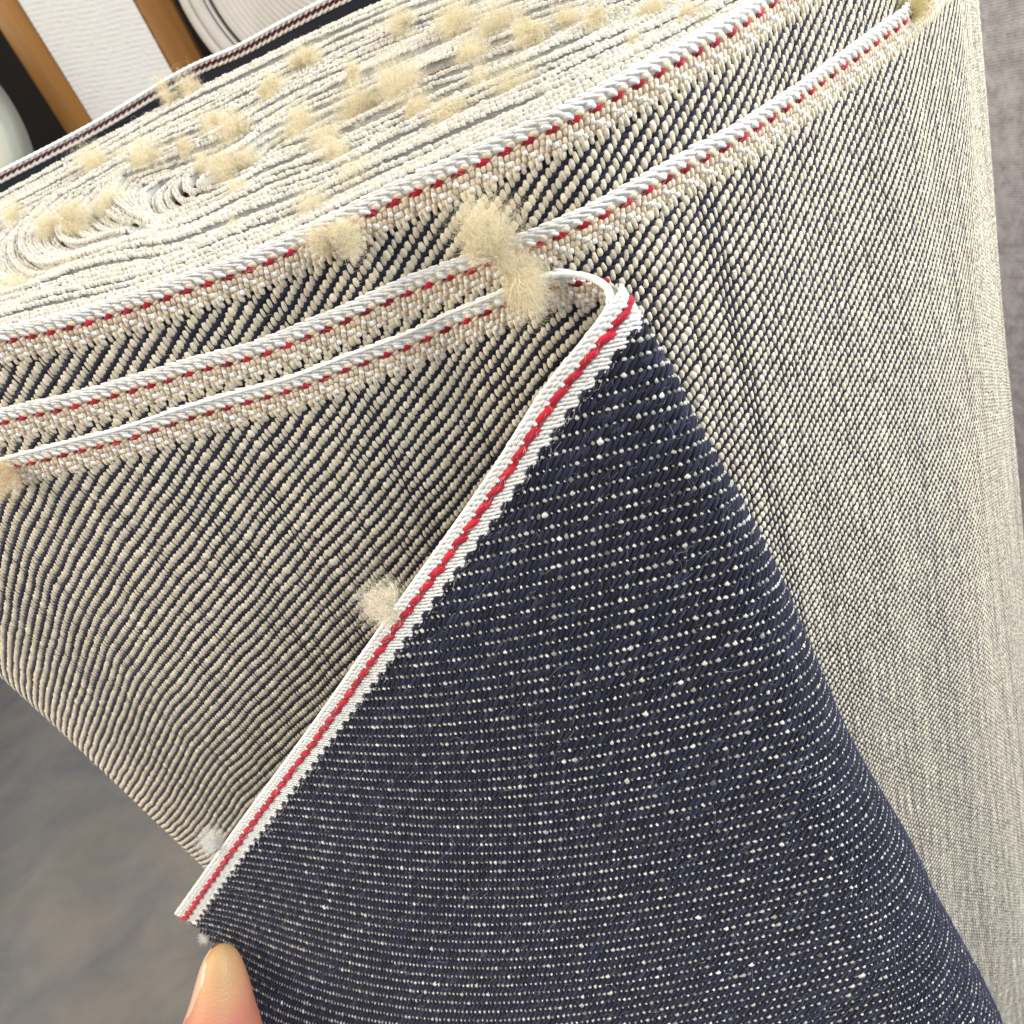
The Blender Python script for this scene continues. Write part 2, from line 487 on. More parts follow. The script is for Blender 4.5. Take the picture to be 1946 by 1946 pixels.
def selvedge_back(surf, srange, parent, keepm, probe, reds=True):
    side = nsign(surf, *probe)
    rep = PP * 4
    k = np.arange(int(srange[0] / rep), int(srange[1] / rep)) * rep
    cord, dots = Bag(), Bag()
    def put(bag, ds, v, L, Wd, H, axis, rot, col, amt=0.05, lift=0.0, res=(6, 5)):
        s = k + ds + rng.normal(0, 0.04, len(k)); vv = np.full(len(k), v) + rng.normal(0, 0.03, len(k))
        m = keepm(s, vv); s, vv = s[m], vv[m]
        m = seen(surf, s, np.maximum(vv, 0.2), side, back=-0.5); s, vv = s[m], vv[m]
        P, q, N = floats(surf, s, vv, L * rng.normal(1, 0.06, len(s)), Wd * rng.normal(1, 0.07, len(s)), H, axis, rot=rot + rng.normal(0, 0.05, len(s)), lift=lift, res=res, side=side)
        c = jit(col, len(s), amt)
        if bag is None: return P, q, c
        bag.add(P, q, c)
    for d in (0.0, 1.22):
        put(cord, d + 0.1, 0.0, 0.85, 0.22, 0.20, 's', 0.16, WHITE, 0.05)
        put(cord, d + 0.6, 0.34, 0.85, 0.23, 0.26, 's', 0.26, WHITE, 0.05)
        put(cord, d + 0.3, 0.68, 0.62, 0.22, 0.26, 's', 0.34, WHITE, 0.05)
    put(cord, 0.5, 1.02, 0.60, 0.27, 0.36, 's', 0.55, WHITE, 0.03)
    put(cord, 1.75, 1.10, 0.50, 0.36, 0.30, 's', 0.35, PINKC * 1.1, 0.05)
    r = put(None, 1.10, 1.50, 0.60, 0.34, 0.28, 's', -0.22, RED * 0.85, 0.25)
    singles('red_float', r[0], r[1], r[2], M_YARN, parent)
    put(cord, 0.50, 1.40, 0.42, 0.13, 0.24, 's', -0.5, RED * 0.5, 0.2)
    put(cord, 2.20, 1.62, 0.40, 0.26, 0.26, 's', -0.3, PINKC, 0.08)
    # plain-woven band: short cream floats and bright dots
    for d in (0.0, 0.61, 1.22, 1.83):
        put(dots, d + 0.30, 2.06, 0.40, 0.30, 0.26, 'v', -0.25, PINKC, 0.07)
        put(dots, d + 0.05, 2.78, 0.40, 0.29, 0.24, 'v', -0.15, (PINKC + CREAM) * 0.54, 0.09)
    for d in (0.61, 1.83):
        put(dots, d + 0.32, 3.35, 0.40, 0.29, 0.24, 'v', 0.0, PINKC * 0.98, 0.08)
    put(dots, 0.25, 2.35, 0.31, 0.32, 0.38, 'v', 0, WHITE, 0.03)
    put(dots, 0.95, 2.80, 0.31, 0.32, 0.40, 'v', 0, WHITE, 0.03)
    put(dots, 1.60, 3.30, 0.31, 0.32, 0.40, 'v', 0, WHITE, 0.03)
    put(dots, 1.20, 3.66, 0.66, 0.28, 0.34, 'v', 0.0, CREAM * 1.1, 0.05)
    put(dots, 0.55, 3.58, 0.48, 0.28, 0.28, 'v', 0.0, CREAM * 1.05, 0.05)
    put(dots, 2.10, 3.80, 0.40, 0.27, 0.26, 'v', 0.0, CREAM, 0.05)
    cord.build('edge_cord', M_YARN, parent); dots.build('selvedge_dots', M_YARN, parent)
    return side

def face_weave(surf, srange, vrange, keepm, probe, parent, single=0, vmin=None, margin=90):
    side = nsign(surf, *probe)
    i = np.arange(int(srange[0] / PP), int(srange[1] / PP)); j = np.arange(int(3.5 / PEF), int(vrange[1] / PEF))
    I, J = np.meshgrid(i, j, indexing='ij'); m = ((I + J) % 4 == 0); I, J = I[m], J[m]
    s = I * PP + rng.normal(0, 0.03, I.size); v = J * PEF + rng.normal(0, 0.02, I.size)
    k = keepm(s, v); s, v, I, J = s[k], v[k], I[k], J[k]
    k = seen(surf, s, v, side, margin=margin); s, v, I, J = s[k], v[k], I[k], J[k]
    n = len(s)
    slub_j = rng.normal(1, 0.08, 2000); sl = slub_j[J % 2000] * (1 + 0.12 * np.sin(I * 0.09 + J * 2.1))
    # warp float: over three picks (centred two picks on)
    tone = slub_j[::-1][J % 2000] * 1.0
    P, q, N = floats(surf, s + 2.0 * PP, v, 1.02 * rng.normal(1, 0.04, n), 0.235 * sl, 0.25 * sl, 's', rot=0.10 + rng.normal(0, 0.04, n), lift=0.10, res=(7, 5), side=side)
    colr = jit(INDIGO, n, 0.22) * tone[:, None] ** 3
    bag = Bag()
    if single:
        b = split_big(P, q, colr, single); singles('warp_float', P[b], q, colr[b], M_INDIGO, parent); P, colr = P[~b], colr[~b]
    bag.add(P, q, colr); bag.build('warp_floats', M_INDIGO, parent)
    # weft seen as a bright dot in the furrow
    big = np.clip(np.exp(rng.normal(-0.04, 0.25, n)), 0.4, 1.6) * (1 + 0.35 * (rng.random(n) < 0.05)); dim = np.clip(rng.normal(0.80, 0.28, n), 0.15, 1.25)
    P, q, N = floats(surf, s + rng.normal(0, 0.04, n), v, 0.235 * big, 0.19 * big * rng.normal(1, 0.15, n), 0.16 + 0.08 * big, 'v', rot=rng.normal(0, 0.4, n), lift=0.02, res=(5, 4), side=side)
    bag = Bag(); bag.add(P, q, jit(np.array([0.60, 0.60, 0.53]), n, 0.12) * dim[:, None]); bag.build('weft_dots', M_YARN, parent)
    return side

def selvedge_face(surf, srange, parent, keepm, probe, singles_red=True, shade=1.0):
    side = nsign(surf, *probe)
    rep = PP * 4
    k = np.arange(int(srange[0] / rep), int(srange[1] / rep)) * rep
    cord = Bag()
    def put(bag, ds, v, L, Wd, H, axis, rot, col, amt=0.03, lift=0.0, res=(6, 5), base=0):
        s = k + ds + rng.normal(0, 0.04, len(k)); vv = np.full(len(k), v) + rng.normal(0, 0.03, len(k))
        m = keepm(s, vv); s, vv = s[m], vv[m]
        m = seen(surf, s, np.maximum(vv, 0.2), side, back=-0.6); s, vv = s[m], vv[m]
        P, q, N = floats(surf, s, vv, L * rng.normal(1, 0.05, len(s)), Wd * rng.normal(1, 0.07, len(s)), H, axis, rot=rot + rng.normal(0, 0.05, len(s)), lift=lift, res=res, side=side)
        c = jit(col, len(s), amt)
        if bag is None: return P, q, c
        bag.add(P, q, c)
    for d in (0.0, 0.8, 1.6):
        put(cord, d + 0.1, 0.20, 0.62, 0.30, 0.36, 's', -0.25, WHITE)
        put(cord, d + 0.4, 0.62, 0.62, 0.28, 0.36, 's', -0.30, WHITE)
        put(cord, d + 0.2, 1.00, 0.58, 0.26, 0.32, 's', -0.30, WHITE)
    r = put(None, 1.2, 1.56, 1.36, 0.47, 0.42, 's', -0.24, RED, 0.10, lift=0.10, res=(9, 6))
    if singles_red: singles('red_float', r[0], r[1], r[2], M_YARN, parent)
    else: cord.add(*r)
    r = put(None, 0.20, 1.62, 1.0, 0.36, 0.34, 's', -0.10, RED * 0.8, 0.10, lift=0.04, res=(7, 5)); cord.add(*r)
    put(cord, 0.0, 1.24, 0.26, 0.20, 0.50, 's', -0.3, WHITE * np.array([1, .88, .86]))
    for d in (0.0, 0.61, 1.22, 1.83):
        put(cord, d, 2.14, 0.40, 0.20, 0.30, 's', -0.7, WHITE)
        put(cord, d + 0.2, 2.52, 0.44, 0.22, 0.32, 's', -0.6, WHITE * 0.98)
        put(cord, d + 0.4, 2.92, 0.44, 0.22, 0.30, 's', -0.6, WHITE * 0.98)
    put(cord, 0.6, 3.22, 0.50, 0.22, 0.34, 's', -0.55, WHITE * 0.96)
    put(cord, 1.2, 3.26, 0.50, 0.22, 0.34, 's', -0.55, WHITE * 0.96)
    put(cord, 0.95, 3.52, 0.42, 0.20, 0.32, 's', -0.5, WHITE * 0.93)
    put(cord, 1.35, 3.74, 0.30, 0.17, 0.30, 's', -0.5, WHITE * 0.92)
    cord.build('edge_cord', M_YARN, parent)
    return side

def tube(path, rad, nseg=7, up=None):
    """verts, quads of a tube along path (N,3)"""
    T = np.gradient(path, axis=0); T /= np.linalg.norm(T, axis=1)[:, None] + 1e-12
    up = AX if up is None else up
    B = np.cross(T, up); B /= np.linalg.norm(B, axis=1)[:, None] + 1e-12
    N = np.cross(B, T)
    a = np.linspace(0, 2 * math.pi, nseg, endpoint=False)
    r = np.broadcast_to(np.asarray(rad, float), (len(path),))
    V = path[:, None] + r[:, None, None] * (np.cos(a)[None, :, None] * B[:, None] + np.sin(a)[None, :, None] * N[:, None])
    return V.reshape(-1, 3), grid_quads(len(path), nseg, True)

def sheet(surf, su, sv, mat, parent, name, mask=None, thick=0.35, side=1, face=False, base=INDIGO * 0.8, vk=1.0):
    """the woven ground under the floats, with a real thickness"""
    U, V = np.meshgrid(su, sv, indexing='ij')
    P = surf(U, V)
    q = grid_quads(len(su), len(sv))
    if mask is not None:
        mk = mask(U, V).ravel()
        q = q[mk[q].all(1)]
    e = 0.3
    N = np.cross(surf(U + e, V) - P, surf(U, V + e) - P); N /= np.linalg.norm(N, axis=-1, keepdims=True) + 1e-9
    N *= side
    n = P.size // 3
    P2 = (P - N * thick).reshape(-1, 3)
    P = (P + N * 0.0).reshape(-1, 3)
    # rim
    E = np.concatenate([q[:, [0, 1]], q[:, [1, 2]], q[:, [2, 3]], q[:, [3, 0]]])
    key = np.sort(E, 1); code = key[:, 0].astype(np.int64) * n + key[:, 1]
    uq, idx, cnt = np.unique(code, return_index=True, return_counts=True)
    rim = E[idx[cnt == 1]]
    rq = np.stack([rim[:, 1], rim[:, 0], rim[:, 0] + n, rim[:, 1] + n], -1)
    Q = np.concatenate([q, q[:, ::-1] + n, rq])
    used = np.unique(Q); remap = -np.ones(2 * n, int); remap[used] = np.arange(len(used))
    vv = np.broadcast_to(V[..., None], V.shape + (3,)).reshape(-1, 3) * vk
    dye = np.where(vv < (3.3 if face else SELV - 0.35), WHITE * 0.8 if face else PINKC * 0.62, base)
    dye = np.where((vv > 1.25) & (vv < 1.75), RED * 0.5 if face else PINKC * 0.6, dye); dye = np.where(vv <= 1.25, WHITE * 0.9, dye)
    dye = np.concatenate([dye, dye])
    o = mobj(name, np.concatenate([P, P2])[used], remap[Q], mat, parent, dye[used])
    return o
SELV_ROWS = [0.1, 0.7, 1.24, 1.26, 1.74, 1.76, 2.6, 3.29, 3.31, 3.54, 3.56, 4.4]

# ================================================================== THE ROLL
roll = empty('denim_roll', 'standing roll of raw selvedge denim with one corner turned back to its indigo face', 'fabric roll')

# ---- inner wrapped layer (the upper visible strip)
def part(name, label=None):
    e = bpy.data.objects.new(name, None); e.empty_display_size = 0.01
    link(e, roll)
    if label: e['label'] = label
    return e

# visibility limits: each layer is covered by the next one down from that one's edge
L1 = sheet(S1, np.arange(20, ULEN, 1.0), np.concatenate([SELV_ROWS, np.arange(5, 30, 1.0), [40, 60]]), M_YARN, roll, 'inner_layer', side=nsign(S1, 110, 8))
L1['label'] = 'upper strip of cream twill wrong side with its selvedge against the white coil'
m1 = lambda s, v: (V1(s) + v < 3.0)
back_weave(S1, (20, ULEN), (4, 45), dict(probe=(110.0, 8.0), mask=m1), L1, single=100, phase=1)
selvedge_back(S1, (20, ULEN), L1, lambda s, v: s > 20, (110.0, 8.0))
cv, cq = tube(S1(np.arange(20, ULEN, 0.6), np.full(len(np.arange(20, ULEN, 0.6)), 0.14)), 0.18)
mobj('selvedge_cord', cv, cq, M_WHITE, L1)

L2 = sheet(S2, np.arange(0, ULEN, 1.0), np.concatenate([SELV_ROWS, np.arange(5, 40, 1.0), np.arange(40, 402, 4.0)]), M_YARN, roll, 'middle_layer', side=nsign(S2, 110, 8))
L2['label'] = 'second wrap of cream twill that curves away down the side of the roll'
FOLD_X = lambda y: np.interp(y, [p[1] for p in FOLD_PTS], [p[0] for p in FOLD_PTS])
def m2(s, v):
    px = toPX(S2(s, v))
    return (v < V3(s) + 3.0) | (px[:, 0] > FOLD_X(px[:, 1]) - 70)
back_weave(S2, (0, ULEN / 1.0), (4, 400), dict(probe=(110.0, 8.0), mask=m2), L2, single=100, lod_v=112, phase=2)
selvedge_back(S2, (10, ULEN), L2, lambda s, v: s > 10, (110.0, 8.0))
cv, cq = tube(S2(np.arange(10, ULEN, 0.6), np.full(len(np.arange(10, ULEN, 0.6)), 0.14)), 0.18)
mobj('selvedge_cord', cv, cq, M_WHITE, L2)

# ---- outer layer: comes round from the left, runs under the fold
def m3a(s, v):
    px = toPX(S3(s, v))
    return (px[..., 0] < FOLD_X(px[..., 1]) - 22 - 0.03 * (px[..., 1] - 500)) & (s < U3_END - 3.5 + 0.75 * v)
L3 = sheet(S3, np.arange(0, U3_END + 90, 1.0), np.concatenate([SELV_ROWS, np.arange(5, 40, 1.0), np.arange(40, 390, 3.0)]), M_YARN, roll, 'outer_layer', mask=m3a, side=nsign(S3, 100, 8))
L3['label'] = 'outermost wrap showing its cream twill wrong side left of the turned corner'
def m3(s, v):
    px = toPX(S3(s, v))
    # hidden well under the turned corner: leave out
    ex = np.interp(px[:, 1], [p[1] for p in EDGE_PTS], [p[0] for p in EDGE_PTS])
    return m3a(s, v) & (px[:, 0] < ex + 130)
back_weave(S3, (0, U3_END + 60), (4, 230), dict(probe=(100.0, 8.0), mask=m3), L3, single=100, lod_v=150)
selvedge_back(S3, (0, U3_END + 2), L3, lambda s, v: (s > 5) & ((s < U3_END - 4.2) | ((v > 1.25) & (s < U3_END - 0.6))), (100.0, 8.0))
ss = np.arange(5, U3_END - 1.5, 0.6)
# edge cord runs on round the fold and down the turned corner
path = np.concatenate([S3(ss, np.full(len(ss), 0.12)), SF(np.arange(-0.5, S_MAX, 0.6), np.full(len(np.arange(-0.5, S_MAX, 0.6)), 0.12))])
k = 12; sm = path.copy()
mid = len(ss)
for it in range(26):
    sm[mid - k:mid + k] = (sm[mid - k - 1:mid + k - 1] + sm[mid - k + 1:mid + k + 1] + 2 * sm[mid - k:mid + k]) / 4
cv, cq = tube(sm, 0.25)
mobj('selvedge_cord', cv, cq, M_WHITE, L3)
# the loop of the edge itself, stitched like the rest of it
lp, _q = sm[mid - 10:mid + 6], 0
lq = np.concatenate([[0], np.cumsum(np.linalg.norm(np.diff(lp, axis=0), axis=1))]); ls = np.arange(0, lq[-1], 0.36)
lc = np.stack([np.interp(ls, lq, lp[:, c]) for c in range(3)], -1); lt = np.gradient(lc, axis=0); lt /= np.linalg.norm(lt, axis=1)[:, None]
lb = np.cross(lt, AX); lb /= np.linalg.norm(lb, axis=1)[:, None]
bag = Bag(); a_, b_, h_, c_, dq_ = dome(6, 6)
for sg in (-1, 0, 1):
    nrm = -AX * math.cos(sg * 1.1) + lb * math.sin(sg * 1.1); lat = np.cross(nrm, lt)
    ang = 0.4 + rng.normal(0, 0.1, len(lc)); D = lt * np.cos(ang)[:, None] + lat * np.sin(ang)[:, None]; E = lat * np.cos(ang)[:, None] - lt * np.sin(ang)[:, None]
    bag.add(lc[:, None] + nrm[:, None] * 0.12 + D[:, None] * (0.5 * a_)[None, :, None] + E[:, None] * (0.25 * b_)[None, :, None] + nrm[:, None] * (0.30 * h_)[None, :, None], dq_, jit(WHITE, len(lc), 0.04))
bag.build('edge_cord', M_YARN, L3)

# ---- turned corner
FL = sheet(SF, np.concatenate([np.arange(-58, S_MAX - 1, 1.0), [S_MAX]]), np.concatenate([SELV_ROWS, np.arange(5, 20, 0.8), np.arange(20, 174, 1.5)]), M_YARN, roll, 'turned_corner',
           mask=lambda s, v: (t_of(s, v) > -1.7 - np.clip(0.35 * (l_of(s, v) - 10), 0, 34)), side=nsign(SF, 60, 20), face=True)
FL['label'] = 'corner of the outermost wrap turned back, dark indigo face up'
mf = lambda s, v: (t_of(s, v) > -3.0 - 0.02 * l_of(s, v)) & (s < S_MAX)
mfw = lambda s, v: mf(s_real(s, v), v)
face_weave(SFW, (-40, S_MAX + 45), (4, 174), mfw, (60.0, 20.0), FL, single=200)
selvedge_face(SFW, (-1, S_MAX + 45), FL, lambda s, v: (s > -1.6) & (s_real(s, v) < S_MAX - 0.3), (60.0, 3.0))

# ================================================================== THE COIL (the rest of the roll, seen on end)
PN = np.array([-0.339, 0.56, 0.755]); PD = -35.2
def onplane(x, y, up=0.0):
    r = np.array([(x - HALF) / F, (HALF - y) / F, -1.0])
    return r * ((PD + up) / (r @ PN))
e1 = S1(np.linspace(find_uv([(-170, 684)], -1.0)[0, 0], find_uv([(1480, -35)], -1.0)[0, 0], 60), np.full(60, 0.2))
e1 = e1 - N2(np.linspace(find_uv([(-170, 684)], -1.0)[0, 0], find_uv([(1480, -35)], -1.0)[0, 0], 60)) * 1.1
def seg(pts, n):
    Q, q = spline(pts, 600); ss = np.linspace(0, q[-1], n, endpoint=False)
    return np.stack([np.interp(ss, q, Q[:, c]) for c in range(3)], -1)
O_near = seg(list(e1[::6]) + [e1[-1]], 200)
right = [e1[-1], onplane(1500, -75), onplane(1440, -130), onplane(1250, -150), onplane(1050, -120)]
far = [onplane(1050, -120), onplane(880, -62), onplane(700, 10), onplane(560, 72), onplane(450, 127), onplane(312, 197), onplane(33, 350), onplane(-150, 452)]
left = [onplane(-150, 452), onplane(-250, 545), onplane(-280, 625), onplane(-240, 680), e1[0]]
outer = np.concatenate([O_near, seg(right, 60), seg(far, 180), seg(left, 60)])
in_near = [onplane(505, 300), onplane(700, 205), onplane(900, 108), onplane(1190, -8)]
in_right = [onplane(1190, -8), onplane(1206, -16), onplane(1196, -24)]
in_far = [onplane(1196, -24), onplane(890, 96), onplane(690, 190), onplane(500, 282)]
in_left = [onplane(500, 282), onplane(488, 290), onplane(492, 298), onplane(505, 300)]
inner = np.concatenate([seg(in_near, 200), seg(in_right, 60), seg(in_far, 180), seg(in_left, 60)])
NL = 31
TT = np.linspace(0, 2 * math.pi, len(outer), endpoint=False)
PU = np.cross(PN, AX); PU /= np.linalg.norm(PU); PV = np.cross(PN, PU)
def coil_curve(k):
    f = (k + 0.35) / NL
    P = inner * (1 - f) + outer * f
    cx = toPX(P)
    leftness = np.exp(-((cx[:, 0] - 330) / 190) ** 2) * np.clip(1.15 - f, 0, 1)
    w1 = np.sin(TT * 5 + k * 0.33) * 0.35 + np.sin(TT * 13 - k * 0.6) * 0.13
    w2 = np.sin(cx[:, 0] * 0.018 + cx[:, 1] * 0.011) * leftness * 3.6
    w3 = np.cos(cx[:, 0] * 0.013 - cx[:, 1] * 0.02) * leftness * 2.6
    edge_in = (1 - f) ** 0.3
    P = P + PV * ((w1 + w2) * edge_in)[:, None] + PU * ((w3) * edge_in)[:, None]
    h = rng.normal(0, 0.28) + 0.5 * np.sin(TT * 3 + k)
    return P - AX * (np.asarray(h) * edge_in)[:, None]
for k in list(range(NL)) + [x + 0.5 for x in range(NL - 1)]:
    P = coil_curve(k)
    whole = k == int(k)
    if whole: P = np.concatenate([P, P[:1]])
    else:       # short turned-in folds that fill the loops at the left
        r0 = np.roll(P, 250, 0); pr = toPX(r0); lim = np.interp(k, [0, NL], [470, -20]) - 20 + 30 * math.sin(k * 7)
        P = r0[pr[:, 0] < lim]
        if len(P) < 12: continue
    q = np.concatenate([[0], np.cumsum(np.linalg.norm(np.diff(P, axis=0), axis=1))])
    n = int(q[-1] / 0.6)
    ss = np.linspace(0, q[-1], n, endpoint=False)
    C = np.stack([np.interp(ss, q, P[:, c]) for c in range(3)], -1)
    T = (np.roll(C, -1, 0) - np.roll(C, 1, 0)) if whole else np.gradient(C, axis=0); T /= np.linalg.norm(T, axis=1)[:, None]
    NN = np.cross(T, AX); NN /= np.linalg.norm(NN, axis=1)[:, None]
    # the wall of cloth below the edge
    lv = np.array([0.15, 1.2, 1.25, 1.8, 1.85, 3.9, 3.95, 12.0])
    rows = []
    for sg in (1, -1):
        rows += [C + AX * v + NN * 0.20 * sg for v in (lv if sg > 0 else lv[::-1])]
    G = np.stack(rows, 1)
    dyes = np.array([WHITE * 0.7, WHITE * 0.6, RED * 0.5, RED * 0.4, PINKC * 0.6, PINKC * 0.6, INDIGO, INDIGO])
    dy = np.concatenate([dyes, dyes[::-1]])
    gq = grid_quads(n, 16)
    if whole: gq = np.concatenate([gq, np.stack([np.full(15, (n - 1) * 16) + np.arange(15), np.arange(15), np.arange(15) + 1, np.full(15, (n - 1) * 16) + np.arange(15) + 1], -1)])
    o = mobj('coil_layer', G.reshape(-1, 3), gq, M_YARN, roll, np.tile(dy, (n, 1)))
    # stitches along the edge: slanted loops of white yarn, two side by side
    pxc = toPX(C)
    vis = np.where((pxc[:, 0] > -80) & (pxc[:, 0] < 1640) & (pxc[:, 1] > -110))[0]
    bag = Bag()
    a, b, h, c, dq = dome(6, 6)
    for sg in (-1, 1):
        ii = vis + rng.normal(0, 0.12, len(vis))
        base = C[vis] + T[vis] * rng.normal(0, 0.10, (len(vis), 1)) + NN[vis] * (sg * 0.22 + rng.normal(0, 0.04, (len(vis), 1))) + AX * rng.normal(0, 0.06, (len(vis), 1)) + T[vis] * (0.3 * (sg > 0))
        up = -AX
        ang = 0.38 * sg + rng.normal(0, 0.12, len(vis))
        D = T[vis] * np.cos(ang)[:, None] + NN[vis] * np.sin(ang)[:, None]
        E = NN[vis] * np.cos(ang)[:, None] - T[vis] * np.sin(ang)[:, None]
        Lh = rng.normal(0.42, 0.06, len(vis)); Wh = rng.normal(0.25, 0.035, len(vis))
        V = base[:, None] + D[:, None] * (Lh[:, None] * a)[..., None] + E[:, None] * (Wh[:, None] * b)[..., None] + up * (0.46 * h + 0.10 * c - 0.28)[None, :, None]
        bag.add(V, dq, jit(np.array([0.50, 0.49, 0.445]), len(vis), 0.07, 0.04))
    bag.build('edge_stitches', M_YARN, o)

# far side of the outermost wraps: the indigo face seen across the coil
FAR = [(-260, 485, 132), (-60, 358, 133), (0, 326, 133), (175, 235, 133), (350, 132, 131), (450, 88, 128), (540, 39, 124), (640, -12, 120), (800, -85, 114), (960, -150, 108)]
fwQ, fwS = spline([PX(*p) for p in FAR], 1200)
def SB(u, v): return np.stack([np.interp(u, fwS, fwQ[:, c]) for c in range(3)], -1) + np.asarray(v)[..., None] * AX
FB = sheet(SB, np.arange(0, fwS[-1], 1.0), np.concatenate([np.array(SELV_ROWS) * 0.5, [4, 6, 9, 14, 25]]), M_YARN, roll, 'outer_layer_far_side', side=nsign(SB, 50, 5), face=True, vk=2.0)
side = nsign(SB, 50, 5)
bag = Bag()
us = np.arange(2, fwS[-1] - 2, 1.2)
for v_, L_, W_, H_, col_, off_ in ((0.05, 0.72, 0.24, 0.30, WHITE, 0), (0.36, 0.72, 0.22, 0.3, WHITE, 0.6), (0.85, 0.75, 0.20, 0.2, RED * 0.18, 0.2), (1.45, 0.42, 0.17, 0.22, PINKC, 0.3)):
    P, q, N = floats(SB, us + off_ + rng.normal(0, 0.05, len(us)), np.full(len(us), v_), L_, W_, H_, 's', rot=-0.35, side=side)
    bag.add(P, q, jit(col_, len(us), 0.06))
bag.build('selvedge_dots', M_YARN, FB)
cv, cq = tube(SB(np.arange(0, fwS[-1], 1.0), np.full(len(np.arange(0, fwS[-1], 1.0)), 0.1)), 0.34)
mobj('selvedge_cord', cv, cq, M_WHITE, FB)

# ================================================================== FIBRES
def ribbons(P0, D, L, curl, width, K=6, droop=None, r=rng):
    """thin curved fibres: N roots, directions, lengths -> verts, quads"""
    n = len(P0)
    t = np.linspace(0, 1, K)
    A = r.normal(0, 1, (n, 3)); A -= D * (A * D).sum(1, keepdims=True); A /= np.linalg.norm(A, axis=1)[:, None] + 1e-9
    B = np.cross(D, A)
    ph = r.uniform(0, 6.28, n)[:, None]; fr = r.uniform(0.6, 2.4, n)[:, None]
    c = np.broadcast_to(np.asarray(curl, float), (n,))[:, None]
    X = P0[:, None] + D[:, None] * (L[:, None] * t)[..., None] \
        + A[:, None] * (L[:, None] * c * (np.sin(ph + fr * t * 3) - np.sin(ph)))[..., None] + B[:, None] * (L[:, None] * c * (np.cos(ph * 1.7 + fr * t * 2.6) - np.cos(ph * 1.7)))[..., None]
    Tn = np.gradient(X, axis=1); Tn /= np.linalg.norm(Tn, axis=2, keepdims=True) + 1e-9
    view = -X / np.linalg.norm(X, axis=2, keepdims=True)
    rnd = r.normal(0, 1, (n, 1, 3)) * 0.6
    S = np.cross(Tn, view + rnd); S /= np.linalg.norm(S, axis=2, keepdims=True) + 1e-9
    w = (width * (1 - 0.75 * t))[None, :, None]
    V = np.stack([X - S * w, X + S * w], 2).reshape(n, K * 2, 3)
    q = grid_quads(K, 2)
    Q = (q[None] + (np.arange(n) * K * 2)[:, None, None]).reshape(-1, 4)
    return V.reshape(-1, 3), Q

def fuzz(name, surf, srange, vrange, n, side, mask, col, parent, length=(0.5, 1.6), up=0.35, width=0.016, along=None, amt=0.25, back=-0.2):
    s = rng.uniform(*srange, n); v = rng.uniform(*vrange, n)
    k = mask(s, v); s, v = s[k], v[k]
    k = seen(surf, s, v, side, margin=20, back=back); s, v = s[k], v[k]
    e = 0.2; P = surf(s, v); Ts = surf(s + e, v) - P; Tv = surf(s, v + e) - P
    N = np.cross(Ts, Tv); N /= np.linalg.norm(N, axis=1)[:, None]; N *= side
    Ts /= np.linalg.norm(Ts, axis=1)[:, None]; Tv /= np.linalg.norm(Tv, axis=1)[:, None]
    m = len(s); a = rng.normal(0, 0.45, m) + (along if along is not None else 0); sg = rng.choice([-1, 1], m)
    D = (Ts * np.cos(a)[:, None] + Tv * np.sin(a)[:, None]) * sg[:, None] + N * np.abs(rng.normal(0, up, m))[:, None]
    D /= np.linalg.norm(D, axis=1)[:, None]
    V, Q = ribbons(P + N * 0.27, D, rng.uniform(*length, m), 0.10, width, K=5)
    c = np.repeat(jit(np.array(col), m, amt, 0.02), 10, 0)
    mobj(name, V, Q, M_FUZZ, parent, c, 'stuff')
sf = nsign(SF, 60, 20)
fuzz('face_nap', SF, (0, S_MAX), (4, 170), 20000, sf, mf, (0.24, 0.25, 0.34), FL, length=(0.5, 1.7), up=0.12, width=0.014, along=0.12)
fuzz('loose_fibres', SF, (0, S_MAX), (1, 170), 900, sf, mf, (0.42, 0.44, 0.50), FL, length=(1.2, 3.2), up=0.3, width=0.013)
fuzz('selvedge_nap', SF, (0, S_MAX), (0, 4), 1500, sf, mf, (0.75, 0.76, 0.76), FL, length=(0.4, 1.2), up=0.5, width=0.016)
s1, s2_, s3 = nsign(S1, 110, 8), nsign(S2, 110, 8), nsign(S3, 100, 8)
for S_, sd, mk, pr, ur, vr in ((S1, s1, m1, L1, (40, ULEN), (3, 35)), (S2, s2_, m2, L2, (20, ULEN), (3, 120)), (S3, s3, m3, L3, (20, U3_END + 30), (3, 120))):
    fuzz('indigo_hairs', S_, ur, vr, 2200 if pr is L1 else 5000, sd, mk, (0.045, 0.05, 0.085), pr, length=(0.5, 1.6), up=0.15, width=0.016, along=-0.25)
    fuzz('cream_hairs', S_, ur, vr, 1200 if pr is L1 else 3500, sd, mk, (0.6, 0.56, 0.45), pr, length=(0.4, 1.4), up=0.3, width=0.014)
    fuzz('selvedge_nap', S_, ur, (0.0, 3.8), 1400, sd, mk, (0.76, 0.75, 0.70), pr, length=(0.3, 0.9), up=0.6, width=0.014)

